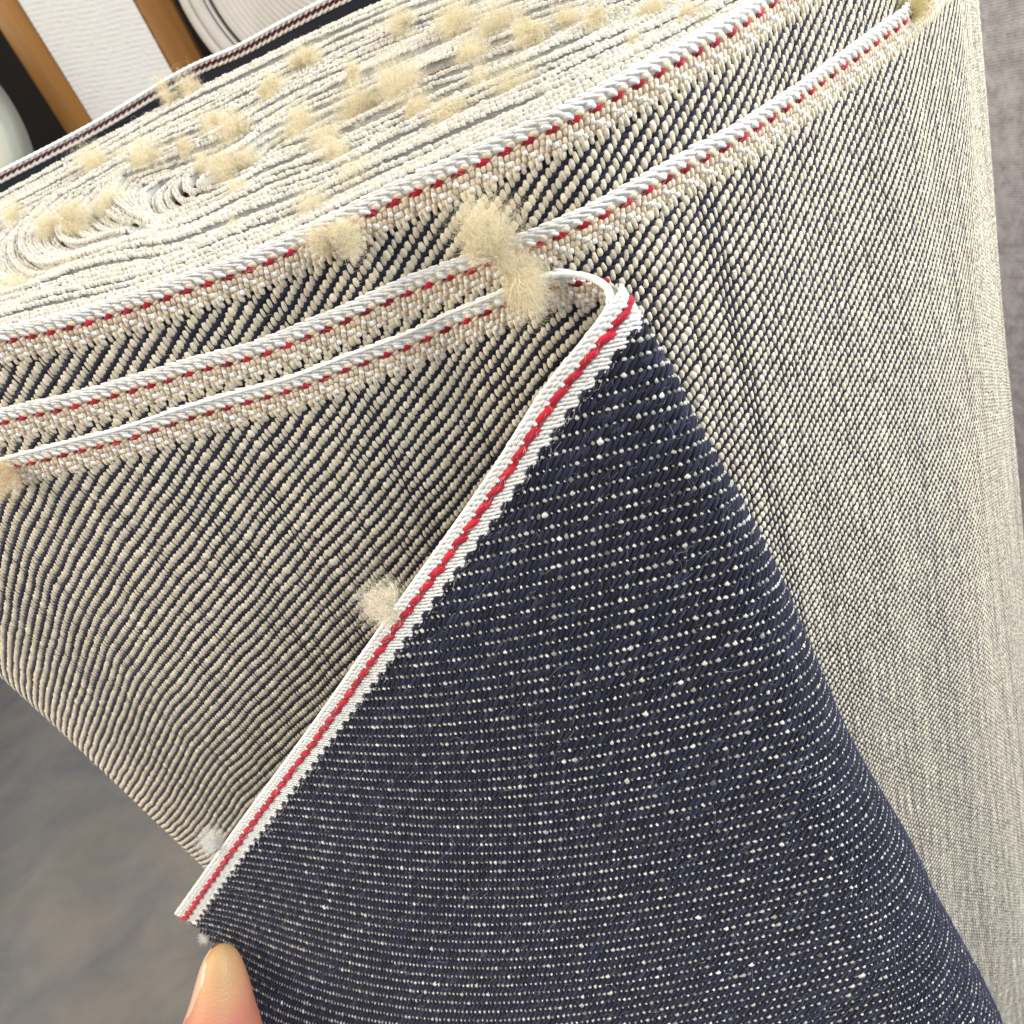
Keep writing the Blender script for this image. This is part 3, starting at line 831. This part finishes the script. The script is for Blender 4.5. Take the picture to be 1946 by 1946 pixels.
# ================================================================== LINT TUFTS
TUFT = np.array([0.80, 0.735, 0.56])
def tuft(P, size_px, ang, label, spread=0.9, dense=1.0, col=TUFT, long=1.0, lie=0.45, core=0.3):
    """a tuft of cut weft: fibres that leave one root and splay in a fan and a curl"""
    z = -P[2]; R = size_px * 0.5 / F * z * 0.98
    n = int(min(2000, 200 + 15 * size_px) * dense)
    d = np.array([math.cos(ang), math.sin(ang), 0.0])
    view = -P / np.linalg.norm(P)
    d = d - view * (d @ view); d /= np.linalg.norm(d)
    e = np.cross(view, d)
    root = P + view * 0.35
    o_ = root - d * R * 0.55
    nc = int(3 + size_px / 22)
    ca = rng.normal(0, spread * 0.9, nc); co = rng.normal(0, 0.30 * R, (nc, 3)) * np.array([1, 1, 0.3]); cl = rng.uniform(0.55, 1.15, nc)
    which = rng.integers(0, nc, n)
    a = ca[which] + rng.normal(0, 0.22 + 0.25 * spread, n); b = np.abs(rng.normal(0, 0.35, n)) * lie
    D = d * np.cos(a)[:, None] + e * np.sin(a)[:, None] + view * b[:, None]; D /= np.linalg.norm(D, axis=1)[:, None]
    P0 = o_ + co[which] + rng.normal(0, 0.09 * R, (n, 3)) * np.array([1, 1, 0.4])
    L = R * long * cl[which] * np.clip(rng.normal(1.0, 0.33, n), 0.2, 1.9)
    V, Q = ribbons(P0, D, L, rng.uniform(0.08, 0.40, n), 0.0135, K=7)
    # a softer core of tangled down
    m = int(n * core)
    P1 = root + rng.normal(0, 0.30 * R, (m, 3)) * np.array([1, 1, 0.35]); D1 = rng.normal(0, 1, (m, 3)); D1 /= np.linalg.norm(D1, axis=1)[:, None]
    V2, Q2 = ribbons(P1, D1, rng.uniform(0.3, 0.9, m) * R, 0.5, 0.0135, K=7)
    c = np.concatenate([np.repeat(jit(col, n, 0.10, 0.05), 14, 0), np.repeat(jit(col, m, 0.10, 0.05), 14, 0)])
    o = mobj('lint_tuft', np.concatenate([V, V2]), np.concatenate([Q, Q2 + len(V)]), M_FUZZ, None, c)
    return tag(o, label, 'lint tuft', 'cream lint tufts on the selvedges')

COIL_TUFTS = [
 # x, y, size, angle(deg), label
 (770, 165, 125, 60, 'largest pale tuft, a wide rounded fluff in the middle of the white coil'),
 (800, 215, 70, -20, 'pale tuft tucked just below the largest rounded one on the coil'),
 (855, 232, 85, 250, 'fan shaped tuft hanging down right of the largest one on the coil'),
 (690, 335, 90, 90, 'domed soft tuft on the coil just above the upper denim strip'),
 (985, 172, 115, 160, 'broad tan tuft lying on the coil above the widest part of the upper strip'),
 (1040, 195, 65, -20, 'right end tuft of the broad tan clump on the coil'),
 (920, 150, 60, 110, 'upright wispy tuft between the largest tuft and the broad tan clump'),
 (670, 205, 90, 180, 'streaky flat tuft touching the left side of the largest one'),
 (625, 262, 85, 100, 'tall twisted tuft on the coil left of the streaky flat one'),
 (640, 300, 62, 270, 'small tuft directly below the tall twisted one on the coil'),
 (565, 240, 75, 150, 'whitish faint tuft left of the tall twisted one'),
 (560, 118, 48, 200, 'small tan tuft near the far edge, left of two similar ones'),
 (600, 105, 45, 30, 'small pale tuft near the far edge beside the small tan one'),
 (672, 145, 42, 80, 'little round tan knot above the streaky flat tuft'),
 (520, 165, 62, 20, 'loose tuft over the coil lines, below the small tan one'),
 (440, 240, 72, 120, 'round golden tuft above the middle swirl of the coil'),
 (398, 232, 48, 160, 'smaller tuft joined to the left of the round golden one'),
 (352, 165, 58, 170, 'tuft resting against the dark far band of the coil'),
 (318, 182, 42, 210, 'small wisp at the end of the tuft by the dark far band'),
 (288, 298, 88, 75, 'bulky tuft standing over the left swirl of the coil'),
 (180, 305, 72, 140, 'soft low tuft between the far edge and the left swirl'),
 (352, 282, 36, 40, 'tiny golden knot right of the bulky tuft'),
 (425, 330, 80, 200, 'wide thin tuft below the middle swirl of the coil'),
 (470, 300, 62, 30, 'pale tuft in the middle swirl of the coil'),
 (385, 318, 44, 240, 'small tuft left of the wide thin one'),
 (460, 368, 60, 190, 'flat golden tuft at the lower side of the middle swirl'),
 (205, 382, 62, 100, 'golden tuft at the lower side of the left swirl'),
 (150, 415, 78, 10, 'broad yellow tuft low on the left part of the coil'),
 (85, 432, 66, 160, 'tuft among the curved loops at the picture left side'),
 (30, 405, 52, 90, 'tuft at the left picture border above the curled loops'),
 (40, 545, 72, 110, 'fan shaped tuft at the left border on the lower coil lines'),
 (150, 520, 58, 40, 'compact golden tuft on the lower coil lines, left of the tallest'),
 (235, 500, 82, 95, 'tall tan tuft rising from the lower coil lines'),
 (245, 548, 42, 270, 'narrow foot tuft below the tall tan one'),
 (150, 582, 34, 20, 'faint small tuft at the edge of the upper denim strip'),
 (455, 440, 44, 150, 'small faint tuft near the lowest coil line'),
 (600, 400, 88, 45, 'whitish combed tuft lying on the lowest coil line'),
 (905, 105, 80, 60, 'fluffy tuft in the upper coil, above the upright wispy one'),
 (855, 45, 88, 150, 'thick pale tuft under the top picture border'),
 (950, 35, 84, 80, 'tan topped tuft right of the thick pale one'),
 (1010, 75, 76, 250, 'loose whitish tuft between two coil ridges near the top'),
 (1075, 35, 58, 100, 'tan tuft right of the tan topped one near the top'),
 (1135, 40, 46, 270, 'narrow golden tuft hanging over a deep coil line'),
 (1210, 85, 46, 20, 'small pale tuft on the smooth coil ridges at upper right'),
 (1320, 35, 66, 330, 'streaky golden tuft next to the selvedge at upper right'),
 (1245, 12, 50, 80, 'small golden tuft at the top border near the selvedge'),
 (760, 50, 62, 200, 'wispy tuft beside the dark far band at the top'),
]
for x, y, sz, an, lb in COIL_TUFTS:
    tuft(onplane(x, y, 0.9), sz, math.radians(an), lb, dense=0.75)
# small scraps and single fibres strewn over the coil
sx = rng.uniform(-20, 1350, 1500); sy = rng.uniform(0, 620, 1500)
lo_ = np.interp(sx, [p[0] for p in E1_PX], [p[1] for p in E1_PX]); hi_ = np.interp(sx, [0, 312, 560, 800, 1100], [365, 197, 72, 0, -50])
ok = (sy < lo_ - 12) & (sy > hi_ + 14); sx, sy = sx[ok], sy[ok]
Vs, Qs, ns = [], [], 0
for x, y in zip(sx, sy):
    m = int(rng.choice([1, 3, 14, 30], p=[0.45, 0.25, 0.2, 0.1])); P = onplane(x, y, 0.75)
    Dd = rng.normal(0, 1, (m, 3)); Dd -= 0.7 * (Dd @ PN)[:, None] * PN; Dd /= np.linalg.norm(Dd, axis=1)[:, None]
    V, Q = ribbons(P + rng.normal(0, 0.12, (m, 3)), Dd, rng.uniform(0.4, 1.6, m), 0.35, 0.014, K=5)
    Vs.append(V); Qs.append(Q + ns); ns += len(V)
mobj('lint_dust', np.concatenate(Vs), np.concatenate(Qs), M_FUZZ, None, np.broadcast_to(np.array([0.72, 0.67, 0.53]), (ns, 3)), 'stuff', label='loose cotton scraps and fibres strewn over the white coil')
def on_surf(surf, x, y, off, ur=(0, 250), vr=(-2, 60)):
    U, V = np.meshgrid(np.arange(*ur, 0.5), np.arange(*vr, 0.5), indexing='ij')
    P = surf(U, V); d = ((toPX(P) - np.array([x, y])) ** 2).sum(-1)
    p = P.reshape(-1, 3)[d.argmin()]
    return p * (1 - off / np.linalg.norm(p))
tuft(on_surf(S1, 655, 452, 1.2), 70, math.radians(10), 'flat combed tuft pinned on the selvedge of the upper strip', spread=0.5, dense=1.1)
tuft(on_surf(S1, 600, 455, 1.0), 66, math.radians(190), 'combed tail of fibres pointing left from the flat selvedge tuft', spread=0.22, dense=0.7)
tuft(on_surf(S2, 925, 440, 1.6), 128, math.radians(95), 'big upright brush of fibres above the fold, on the middle selvedge', core=0.12, spread=0.5, dense=1.3, long=1.05)
tuft(on_surf(S2, 985, 500, 1.6), 80, math.radians(60), 'loose veil of fibres between the two big brushes', spread=1.0, dense=0.7)
tuft(on_surf(S3, 1000, 552, 1.4, (100, 186)), 100, math.radians(-18), 'big brush of fibres combed right on the outermost selvedge', core=0.1, spread=0.42, dense=1.4, long=1.25)
tuft(on_surf(SF, 725, 1140, 0.2, (30, 70), (-0.5, 3)) + np.array([-1.6, 0.6, -0.6]), 76, math.radians(165), 'round fluffy ball on the edge of the turned corner, halfway down', spread=0.9, dense=1.1, col=np.array([0.82, 0.76, 0.64]))
tuft(on_surf(SF, 405, 1600, 0.2, (70, 118), (-0.5, 3)) + np.array([-1.0, 0.7, -0.5]), 46, math.radians(140), 'small white wisp low on the edge of the turned corner', spread=0.7, dense=0.9, col=WHITE * 0.95)
tuft(on_surf(S3, 12, 902, 1.2, (60, 186)), 66, math.radians(10), 'orange tinted tuft cut by the left border on the outermost selvedge', spread=0.9, col=np.array([0.78, 0.65, 0.46]))
tuft(on_surf(S2, 1738, 10, 1.4, (200, 300)), 74, math.radians(80), 'yellow tuft at the top border where the middle selvedge leaves the picture', spread=0.9, col=np.array([0.74, 0.66, 0.38]))
tuft(on_surf(SF, 378, 1806, 0.1, (90, 118), (0, 20)) + np.array([-0.9, 0, -0.3]), 20, math.radians(180), 'tiny white thread end left of the thumb tip', spread=0.5, dense=0.5, col=WHITE)

# ================================================================== SURROUNDINGS
def plain(name, col, rough=0.6, **kw):
    return mat_flat(name, col, rough=rough, **kw)
GH = CAM_H     # ground distance below the camera along AX
def ground_pt(x, y): return WX * x + WY * y + AX * GH
gn = 60
gx, gy = np.meshgrid(np.linspace(-1500, 1500, gn), np.linspace(-900, 2200, gn), indexing='ij')
G = gx[..., None] * WX + gy[..., None] * WY + AX * (GH + 6)
ground = mobj('ground', G.reshape(-1, 3), grid_quads(gn, gn), plain('ground_boards', (0.10, 0.085, 0.07), scale=20), kind='structure')
gn = 240
gx, gy = np.meshgrid(np.linspace(-1500, 1100, gn), np.linspace(-700, 1500, gn), indexing='ij')
hz = 5 * np.sin(gx * 0.021 + gy * 0.012) + 4 * np.sin(gx * 0.011 - gy * 0.027 + 1) + 1.6 * np.sin(gx * 0.06 + gy * 0.04)
G = gx[..., None] * WX + gy[..., None] * WY + AX * (GH - 12 + hz)[..., None]
M_DRAPE, nt, b = new_mat('brushed_grey_cloth')
tc = nt.nodes.new('ShaderNodeTexCoord')
n1 = nt.nodes.new('ShaderNodeTexNoise'); n1.inputs['Scale'].default_value = 17; n1.inputs['Detail'].default_value = 5; n1.inputs['Roughness'].default_value = 0.62; n1.inputs['Distortion'].default_value = 0.4
mp = nt.nodes.new('ShaderNodeMapping'); mp.inputs['Scale'].default_value = (1, 1.5, 1); mp.inputs['Rotation'].default_value = (0, 0, 0.9)
nt.links.new(tc.outputs['Object'], mp.inputs['Vector']); nt.links.new(mp.outputs[0], n1.inputs['Vector'])
cr = nt.nodes.new('ShaderNodeValToRGB')
cr.color_ramp.elements[0].position = 0.32; cr.color_ramp.elements[0].color = (0.150, 0.155, 0.168, 1)
cr.color_ramp.elements[1].position = 0.68; cr.color_ramp.elements[1].color = (0.235, 0.222, 0.205, 1)
nt.links.new(n1.outputs['Fac'], cr.inputs['Fac']); nt.links.new(cr.outputs[0], b.inputs['Base Color'])
n2 = nt.nodes.new('ShaderNodeTexNoise'); n2.inputs['Scale'].default_value = 900; n2.inputs['Detail'].default_value = 3
nt.links.new(tc.outputs['Object'], n2.inputs['Vector'])
bp = nt.nodes.new('ShaderNodeBump'); bp.inputs['Strength'].default_value = 0.5; bp.inputs['Distance'].default_value = 0.0006
nt.links.new(n2.outputs['Fac'], bp.inputs['Height']); nt.links.new(bp.outputs[0], b.inputs['Normal'])
b.inputs['Roughness'].default_value = 0.9; b.inputs['Sheen Weight'].default_value = 0.2
tag(mobj('grey_cloth', G.reshape(-1, 3), grid_quads(gn, gn), M_DRAPE), 'blurred brushed grey cloth spread under the standing roll', 'cloth')

# added backdrop behind, its near-black colour stands in for deep shade
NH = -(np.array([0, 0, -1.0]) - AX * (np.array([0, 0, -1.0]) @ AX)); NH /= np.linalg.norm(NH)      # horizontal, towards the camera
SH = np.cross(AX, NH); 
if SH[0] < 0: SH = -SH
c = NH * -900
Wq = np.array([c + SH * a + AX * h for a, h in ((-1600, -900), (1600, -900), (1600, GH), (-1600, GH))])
mobj('shade_backdrop', Wq, np.array([[0, 1, 2, 3]]), plain('deep_shade_black', (0.012, 0.010, 0.009), rough=1.0), kind='structure')

def prism(center, w, d, h0, h1, bev=1.2):
    """upright bar with rounded corners: w wide, d deep, from h0 to h1 along AX"""
    a = np.linspace(0, 2 * math.pi, 24, endpoint=False)
    cx = np.sign(np.cos(a)) * (w / 2 - bev) + np.cos(a) * bev; cy = np.sign(np.sin(a)) * (d / 2 - bev) + np.sin(a) * bev
    hs = np.concatenate([[h0], np.linspace(h0, h1, 30), [h1]])
    V = np.stack([center + AX * h + SH * (cx * (0.02 if i in (0, 31) else 1))[:, None] + NH * (cy * (0.02 if i in (0, 31) else 1))[:, None] for i, h in enumerate(hs)])
    return V.reshape(-1, 3), grid_quads(len(hs), 24, True)
M_WOOD, nt, b = new_mat('amber_varnished_wood')
tc = nt.nodes.new('ShaderNodeTexCoord'); mp = nt.nodes.new('ShaderNodeMapping'); mp.inputs['Scale'].default_value = (60, 60, 3)
n1 = nt.nodes.new('ShaderNodeTexNoise'); n1.inputs['Scale'].default_value = 2.5; n1.inputs['Detail'].default_value = 5
nt.links.new(tc.outputs['Object'], mp.inputs['Vector']); nt.links.new(mp.outputs[0], n1.inputs['Vector'])
cr = nt.nodes.new('ShaderNodeValToRGB'); cr.color_ramp.elements[0].color = (0.15, 0.060, 0.003, 1); cr.color_ramp.elements[1].color = (0.25, 0.105, 0.006, 1)
cr.color_ramp.elements[0].position = 0.3; cr.color_ramp.elements[1].position = 0.75
nt.links.new(n1.outputs['Fac'], cr.inputs['Fac']); nt.links.new(cr.outputs[0], b.inputs['Base Color'])
b.inputs['Roughness'].default_value = 0.38
frame = empty('wooden_frame', 'amber wooden frame with a white ribbed panel between its two upright bars', 'frame')
ZB = 430.0
c1, c2 = PX(72, 100, ZB), PX(318, 50, ZB)
w1 = 72 * 0.86 / F * ZB; w2 = 77 * 0.86 / F * ZB
hg = lambda c: GH - c @ AX
v, q = prism(c1, w1, 16, -260, hg(c1)); mobj('bar', v, q, M_WOOD, frame)
v, q = prism(c2, w2, 16, -260, hg(c2)); mobj('bar', v, q, M_WOOD, frame)
# ribbed panel: horizontal ribs as real relief
pl, pr_ = c1 + SH * (w1 / 2 - 1.0) + NH * 9.0, c2 - SH * (w2 / 2 - 1.0) + NH * 9.0
nu, nvv = 90, 900
fu, hv = np.linspace(0, 1, nu), np.linspace(-260, hg(c1), nvv)
FU, HV = np.meshgrid(fu, hv, indexing='ij')
rb = 0.34 * np.sin(HV * 2 * math.pi / 2.6 + 1.0 * np.sin(FU * 9) + FU * 7) * (0.7 + 0.3 * np.sin(FU * 23 + HV * 0.4)) + 0.14 * rng.normal(0, 1, FU.shape)
Pp = pl + (pr_ - pl) * FU[..., None] + AX * (HV - (HV * 0))[..., None] + NH * rb[..., None]
Pb = pl + (pr_ - pl) * FU[..., None] + AX * HV[..., None] - NH * 3.0
n = FU.size; gq = grid_quads(nu, nvv)
mobj('ribbed_panel', np.concatenate([Pp.reshape(-1, 3), Pb.reshape(-1, 3)]), np.concatenate([gq, gq[:, ::-1] + n]), plain('white_ribbed_cloth', (0.46, 0.47, 0.475), rough=0.9, var=0.05), frame)

def end_on_roll(name, center, R, length, prof, mat, ring_mat, label, cat, tilt=(0, 0)):
    """a roll lying with its end towards the camera; prof = list of (radius fraction, step) ridges on the end"""
    ax = -NH + SH * tilt[0] + AX * tilt[1]; ax /= np.linalg.norm(ax)
    e1_ = np.cross(ax, AX); e1_ /= np.linalg.norm(e1_); e2_ = np.cross(ax, e1_)
    r = [0.001] + [p[0] * R for p in prof] + [R * 0.97, R, R, R * 0.97, 0.001]
    z = [0.0] + [p[1] for p in prof] + [0.0, R * 0.03, length, length + 1, length + 1]
    a = np.linspace(0, 2 * math.pi, 96, endpoint=False)
    V = np.stack([center + ax * zz + rr * (np.cos(a)[:, None] * e1_ + np.sin(a)[:, None] * e2_) for rr, zz in zip(r, z)])
    o = mobj(name, V.reshape(-1, 3), grid_quads(len(r), 96, True), mat)
    tag(o, label, cat)
    return o, (ax, e1_, e2_)
M_PALE = plain('pale_wrapped_cloth', (0.42, 0.40, 0.375), rough=0.55, scale=60, var=0.10)
M_WRAP = plain('white_plastic_wrap', (0.36, 0.38, 0.33), rough=0.35, scale=25, var=0.18, bump=0.6, dist=0.004)
ZR = 400.0
end_on_roll('white_fabric_roll', PX(-262, 290, ZR), 262 / F * ZR, 30, [(0.3, 1), (0.32, 3), (0.7, 1), (0.72, 2.5), (0.86, 0.5)], M_WRAP, None, 'white wrapped fabric roll cut by the left border behind the amber bar', 'fabric roll')
gr = []
for rr in np.linspace(0.10, 0.78, 22): gr += [(rr, 0.0), (rr + 0.008, 0.9), (rr + 0.016, 0.0)]
gr += [(0.80, 0), (0.808, 9), (0.822, 9), (0.83, 0), (0.845, 0.0), (0.852, 8), (0.858, 0.3), (0.93, 0.0), (0.937, 2.0), (0.945, 0.0)]
o, (ax_, ee1, ee2) = end_on_roll('grey_fabric_roll', PX(612, -112, ZR), 300 / F * ZR, 280, gr, M_PALE, None, 'pale grey fabric roll seen end on behind the coil at the top', 'fabric roll', tilt=(0.1, 0.0))

# grey denim roll standing at the right
M_GREY, nt, b = new_mat('grey_twill')
tc = nt.nodes.new('ShaderNodeTexCoord')
wv = nt.nodes.new('ShaderNodeTexWave'); wv.inputs['Scale'].default_value = 420; wv.inputs['Distortion'].default_value = 3.0; wv.inputs['Detail'].default_value = 3; wv.inputs['Detail Scale'].default_value = 2.0
mp = nt.nodes.new('ShaderNodeMapping'); mp.inputs['Rotation'].default_value = (0.5, 1.4, 0.4)
nt.links.new(tc.outputs['Object'], mp.inputs['Vector']); nt.links.new(mp.outputs[0], wv.inputs['Vector'])
n1 = nt.nodes.new('ShaderNodeTexNoise'); n1.inputs['Scale'].default_value = 260; n1.inputs['Detail'].default_value = 5; n1.inputs['Roughness'].default_value = 0.7
nt.links.new(tc.outputs['Object'], n1.inputs['Vector'])
mx = nt.nodes.new('ShaderNodeMath'); mx.operation = 'MULTIPLY_ADD'; mx.inputs[1].default_value = 0.16
nt.links.new(wv.outputs['Fac'], mx.inputs[0]); nt.links.new(n1.outputs['Fac'], mx.inputs[2])
cr = nt.nodes.new('ShaderNodeValToRGB'); cr.color_ramp.elements[0].position = 0.38; cr.color_ramp.elements[1].position = 0.78
cr.color_ramp.elements[0].color = (0.24, 0.235, 0.27, 1); cr.color_ramp.elements[1].color = (0.50, 0.49, 0.52, 1)
nt.links.new(mx.outputs[0], cr.inputs['Fac']); nt.links.new(cr.outputs[0], b.inputs['Base Color'])
b.inputs['Roughness'].default_value = 0.9; b.inputs['Sheen Weight'].default_value = 0.2
cR = PX(2330, 800, 300); cR = cR - AX * (cR @ AX)
a = np.linspace(0, 2 * math.pi, 96, endpoint=False)
rad = 112 + 1.2 * np.sin(a * 3)
hs = [-30, -30] + list(np.linspace(-29, GH, 40)); rs = [0.001, 0.97] + [1.0] * 40
V = np.stack([cR + AX * h + (rad * r)[:, None] * (np.cos(a)[:, None] * SH + np.sin(a)[:, None] * NH) for h, r in zip(hs, rs)])
tag(mobj('grey_denim_roll', V.reshape(-1, 3), grid_quads(len(hs), 96, True), M_GREY), 'grey twill roll standing right of the selvedge denim roll, out of focus', 'fabric roll')

# ================================================================== THE HAND
M_SKIN, nt, b = new_mat('skin')
tc = nt.nodes.new('ShaderNodeTexCoord')
n1 = nt.nodes.new('ShaderNodeTexNoise'); n1.inputs['Scale'].default_value = 140; n1.inputs['Detail'].default_value = 3
nt.links.new(tc.outputs['Object'], n1.inputs['Vector'])
tipw = W(PX(408, 1815, 103))
dst = nt.nodes.new('ShaderNodeVectorMath'); dst.operation = 'DISTANCE'; dst.inputs[1].default_value = tuple(tipw)
nt.links.new(tc.outputs['Object'], dst.inputs[0])
mr = nt.nodes.new('ShaderNodeMapRange'); mr.inputs['From Min'].default_value = 0.002; mr.inputs['From Max'].default_value = 0.0105
nt.links.new(dst.outputs['Value'], mr.inputs['Value'])
ad = nt.nodes.new('ShaderNodeMath'); ad.operation = 'MULTIPLY_ADD'; ad.inputs[1].default_value = 0.45; ad.inputs[2].default_value = -0.22
nt.links.new(n1.outputs['Fac'], ad.inputs[0])
ad2 = nt.nodes.new('ShaderNodeMath'); ad2.operation = 'ADD'; ad2.use_clamp = True
nt.links.new(ad.outputs[0], ad2.inputs[0]); nt.links.new(mr.outputs[0], ad2.inputs[1])
cr = nt.nodes.new('ShaderNodeValToRGB')
cr.color_ramp.elements[0].color = (0.40, 0.27, 0.12, 1); cr.color_ramp.elements[1].color = (0.40, 0.15, 0.11, 1)
el = cr.color_ramp.elements.new(0.5); el.color = (0.44, 0.23, 0.13, 1)
nt.links.new(ad2.outputs[0], cr.inputs['Fac']); nt.links.new(cr.outputs[0], b.inputs['Base Color'])
b.inputs['Roughness'].default_value = 0.5; b.inputs['Subsurface Weight'].default_value = 0.12
b.inputs['Subsurface Radius'].default_value = (0.004, 0.0015, 0.0008); b.inputs['Subsurface Scale'].default_value = 1.0
b.inputs['Specular IOR Level'].default_value = 0.3
n3 = nt.nodes.new('ShaderNodeTexVoronoi'); n3.inputs['Scale'].default_value = 2600
nt.links.new(tc.outputs['Object'], n3.inputs['Vector'])
bp = nt.nodes.new('ShaderNodeBump'); bp.inputs['Strength'].default_value = 0.3; bp.inputs['Distance'].default_value = 0.00015
nt.links.new(n3.outputs['Distance'], bp.inputs['Height']); nt.links.new(bp.outputs[0], b.inputs['Normal'])

ZT = 106.5
TH_PROF = [(1794, 421, 3), (1797, 421, 12), (1803, 421, 20), (1815, 420.5, 29), (1832, 421, 36.5), (1850, 421, 42), (1875, 421.5, 49), (1900, 421.5, 55.5), (1925, 420, 63), (1946, 419, 70),
           (1980, 418, 78), (2030, 420, 86), (2100, 428, 90), (2180, 445, 84), (2270, 475, 88), (2380, 530, 104), (2520, 620, 130)]
def blob(cs, nseg=28):
    """closed tube through (centre, half width, half depth) rings"""
    C = np.array([c[0] for c in cs]); T = np.gradient(C, axis=0); T /= np.linalg.norm(T, axis=1)[:, None]
    X = np.cross(T, np.array([0, 0, 1.0])); X /= np.linalg.norm(X, axis=1)[:, None]; Y = np.cross(X, T)
    a = np.linspace(0, 2 * math.pi, nseg, endpoint=False)
    V = np.stack([C[i] + cs[i][1] * np.cos(a)[:, None] * X[i] + cs[i][2] * np.sin(a)[:, None] * Y[i] for i in range(len(cs))])
    n = len(cs); Vv = np.concatenate([V.reshape(-1, 3), C[:1], C[-1:]])
    q = grid_quads(n, nseg, True)
    j = np.arange(nseg); j2 = (j + 1) % nseg
    cap0 = np.stack([np.full(nseg, n * nseg), j2, j, j], -1)[:, :3]; cap1 = np.stack([np.full(nseg, n * nseg + 1), (n - 1) * nseg + j, (n - 1) * nseg + j2], -1)
    return Vv, q.tolist() + cap0.tolist() + cap1.tolist()
def px_ring(x, y, z, hw, k=1.12): return (PX(x, y, z), hw / F * z, hw / F * z * k)
parts = [[px_ring(cx, y, ZT - (y - 1794) * 0.004, hw, 1.15) for y, cx, hw in TH_PROF]]
# palm and fingers, below the picture: fingers close behind the held cloth
palm = [px_ring(x, y, z, hw, kk) for x, y, z, hw, kk in ((620, 2420, 112, 60, 1), (700, 2520, 118, 180, 0.6), (820, 2700, 124, 300, 0.45), (930, 2900, 130, 350, 0.42), (1010, 3100, 134, 320, 0.42), (1060, 3300, 138, 250, 0.5), (1090, 3500, 140, 210, 0.7))]
parts.append(palm)
for k_, (bx, by, ln) in enumerate(((760, 2560, 1.0), (900, 2540, 1.1), (1040, 2580, 1.05), (1160, 2680, 0.85))):
    f = []
    tipx, tipy = 590 + 190 * k_, 1880 + 150 * k_
    for t in np.linspace(0, 1, 12):
        x = bx + (tipx - bx) * t; y = by + (tipy - by) * t; z = 121 + 22 * math.sin(t * math.pi * 0.9) - 0.5 * t
        if k_ > 0: z += 6 * t
        z = max(z, 124 + 8 * t + 3 * k_)
        hw = 78 * (1 - 0.28 * t) * (1.0 if t < 0.97 else 0.7) * (0.95 - 0.05 * k_)
        f.append(px_ring(x, y, z, hw, 1.0))
    f.append(px_ring(tipx - 4, tipy - 24, 132 + 3 * k_, 30, 1.0))
    parts.append(f)
VV, FFc, off = [], [], 0
for cs in parts:
    v, f = blob(cs); VV.append(v); FFc += [[i + off for i in ff] for ff in f]; off += len(v)
hm = bpy.data.meshes.new('person'); hm.from_pydata(W(np.concatenate(VV)).tolist(), [], FFc); hm.materials.append(M_SKIN)
hand = bpy.data.objects.new('person', hm); COL.objects.link(hand)
rm = hand.modifiers.new('remesh', 'REMESH'); rm.mode = 'VOXEL'; rm.voxel_size = 0.0006; rm.use_smooth_shade = True
sm_ = hand.modifiers.new('smooth', 'SMOOTH'); sm_.iterations = 5; sm_.factor = 0.6
tag(hand, 'thumb tip of a bare hand pinching the cut end of the turned corner', 'person')
# thumb nail along the left side of the thumb
NB = [(1802, 392), (1808, 399), (1818, 405), (1832, 408), (1848, 406), (1866, 400), (1888, 394), (1912, 383), (1930, 374), (1948, 364), (1975, 352), (2005, 345)]
rows = []
ys = [p[0] for p in TH_PROF]
for y, xb in NB:
    cxx = np.interp(y, ys, [p[1] for p in TH_PROF]); hw = np.interp(y, ys, [p[2] for p in TH_PROF])
    z = ZT - (y - 1794) * 0.004
    a0 = math.acos(np.clip((xb - cxx) / hw, -0.999, 0.999)); aa = np.linspace(a0, math.pi + 1.0, 16)
    C = PX(cxx, y, z); r = hw / F * z
    edge_lift = np.minimum(np.linspace(0, 1, 16) * 6, 1) * 0.16 - 0.10
    rows.append(C + np.cos(aa)[:, None] * np.array([1, 0, 0]) * (r + edge_lift)[:, None] + np.sin(aa)[:, None] * np.array([0, 0.0, 1.0]) * (r * 1.15 + edge_lift)[:, None])
M_NAIL, nt, b = new_mat('nail')
b.inputs['Base Color'].default_value = (0.52, 0.34, 0.25, 1); b.inputs['Roughness'].default_value = 0.3
b.inputs['Subsurface Weight'].default_value = 0.1; b.inputs['Subsurface Radius'].default_value = (0.003, 0.001, 0.0006)
nail = mobj('nail', np.stack(rows).reshape(-1, 3), grid_quads(len(NB), 16), M_NAIL, hand)
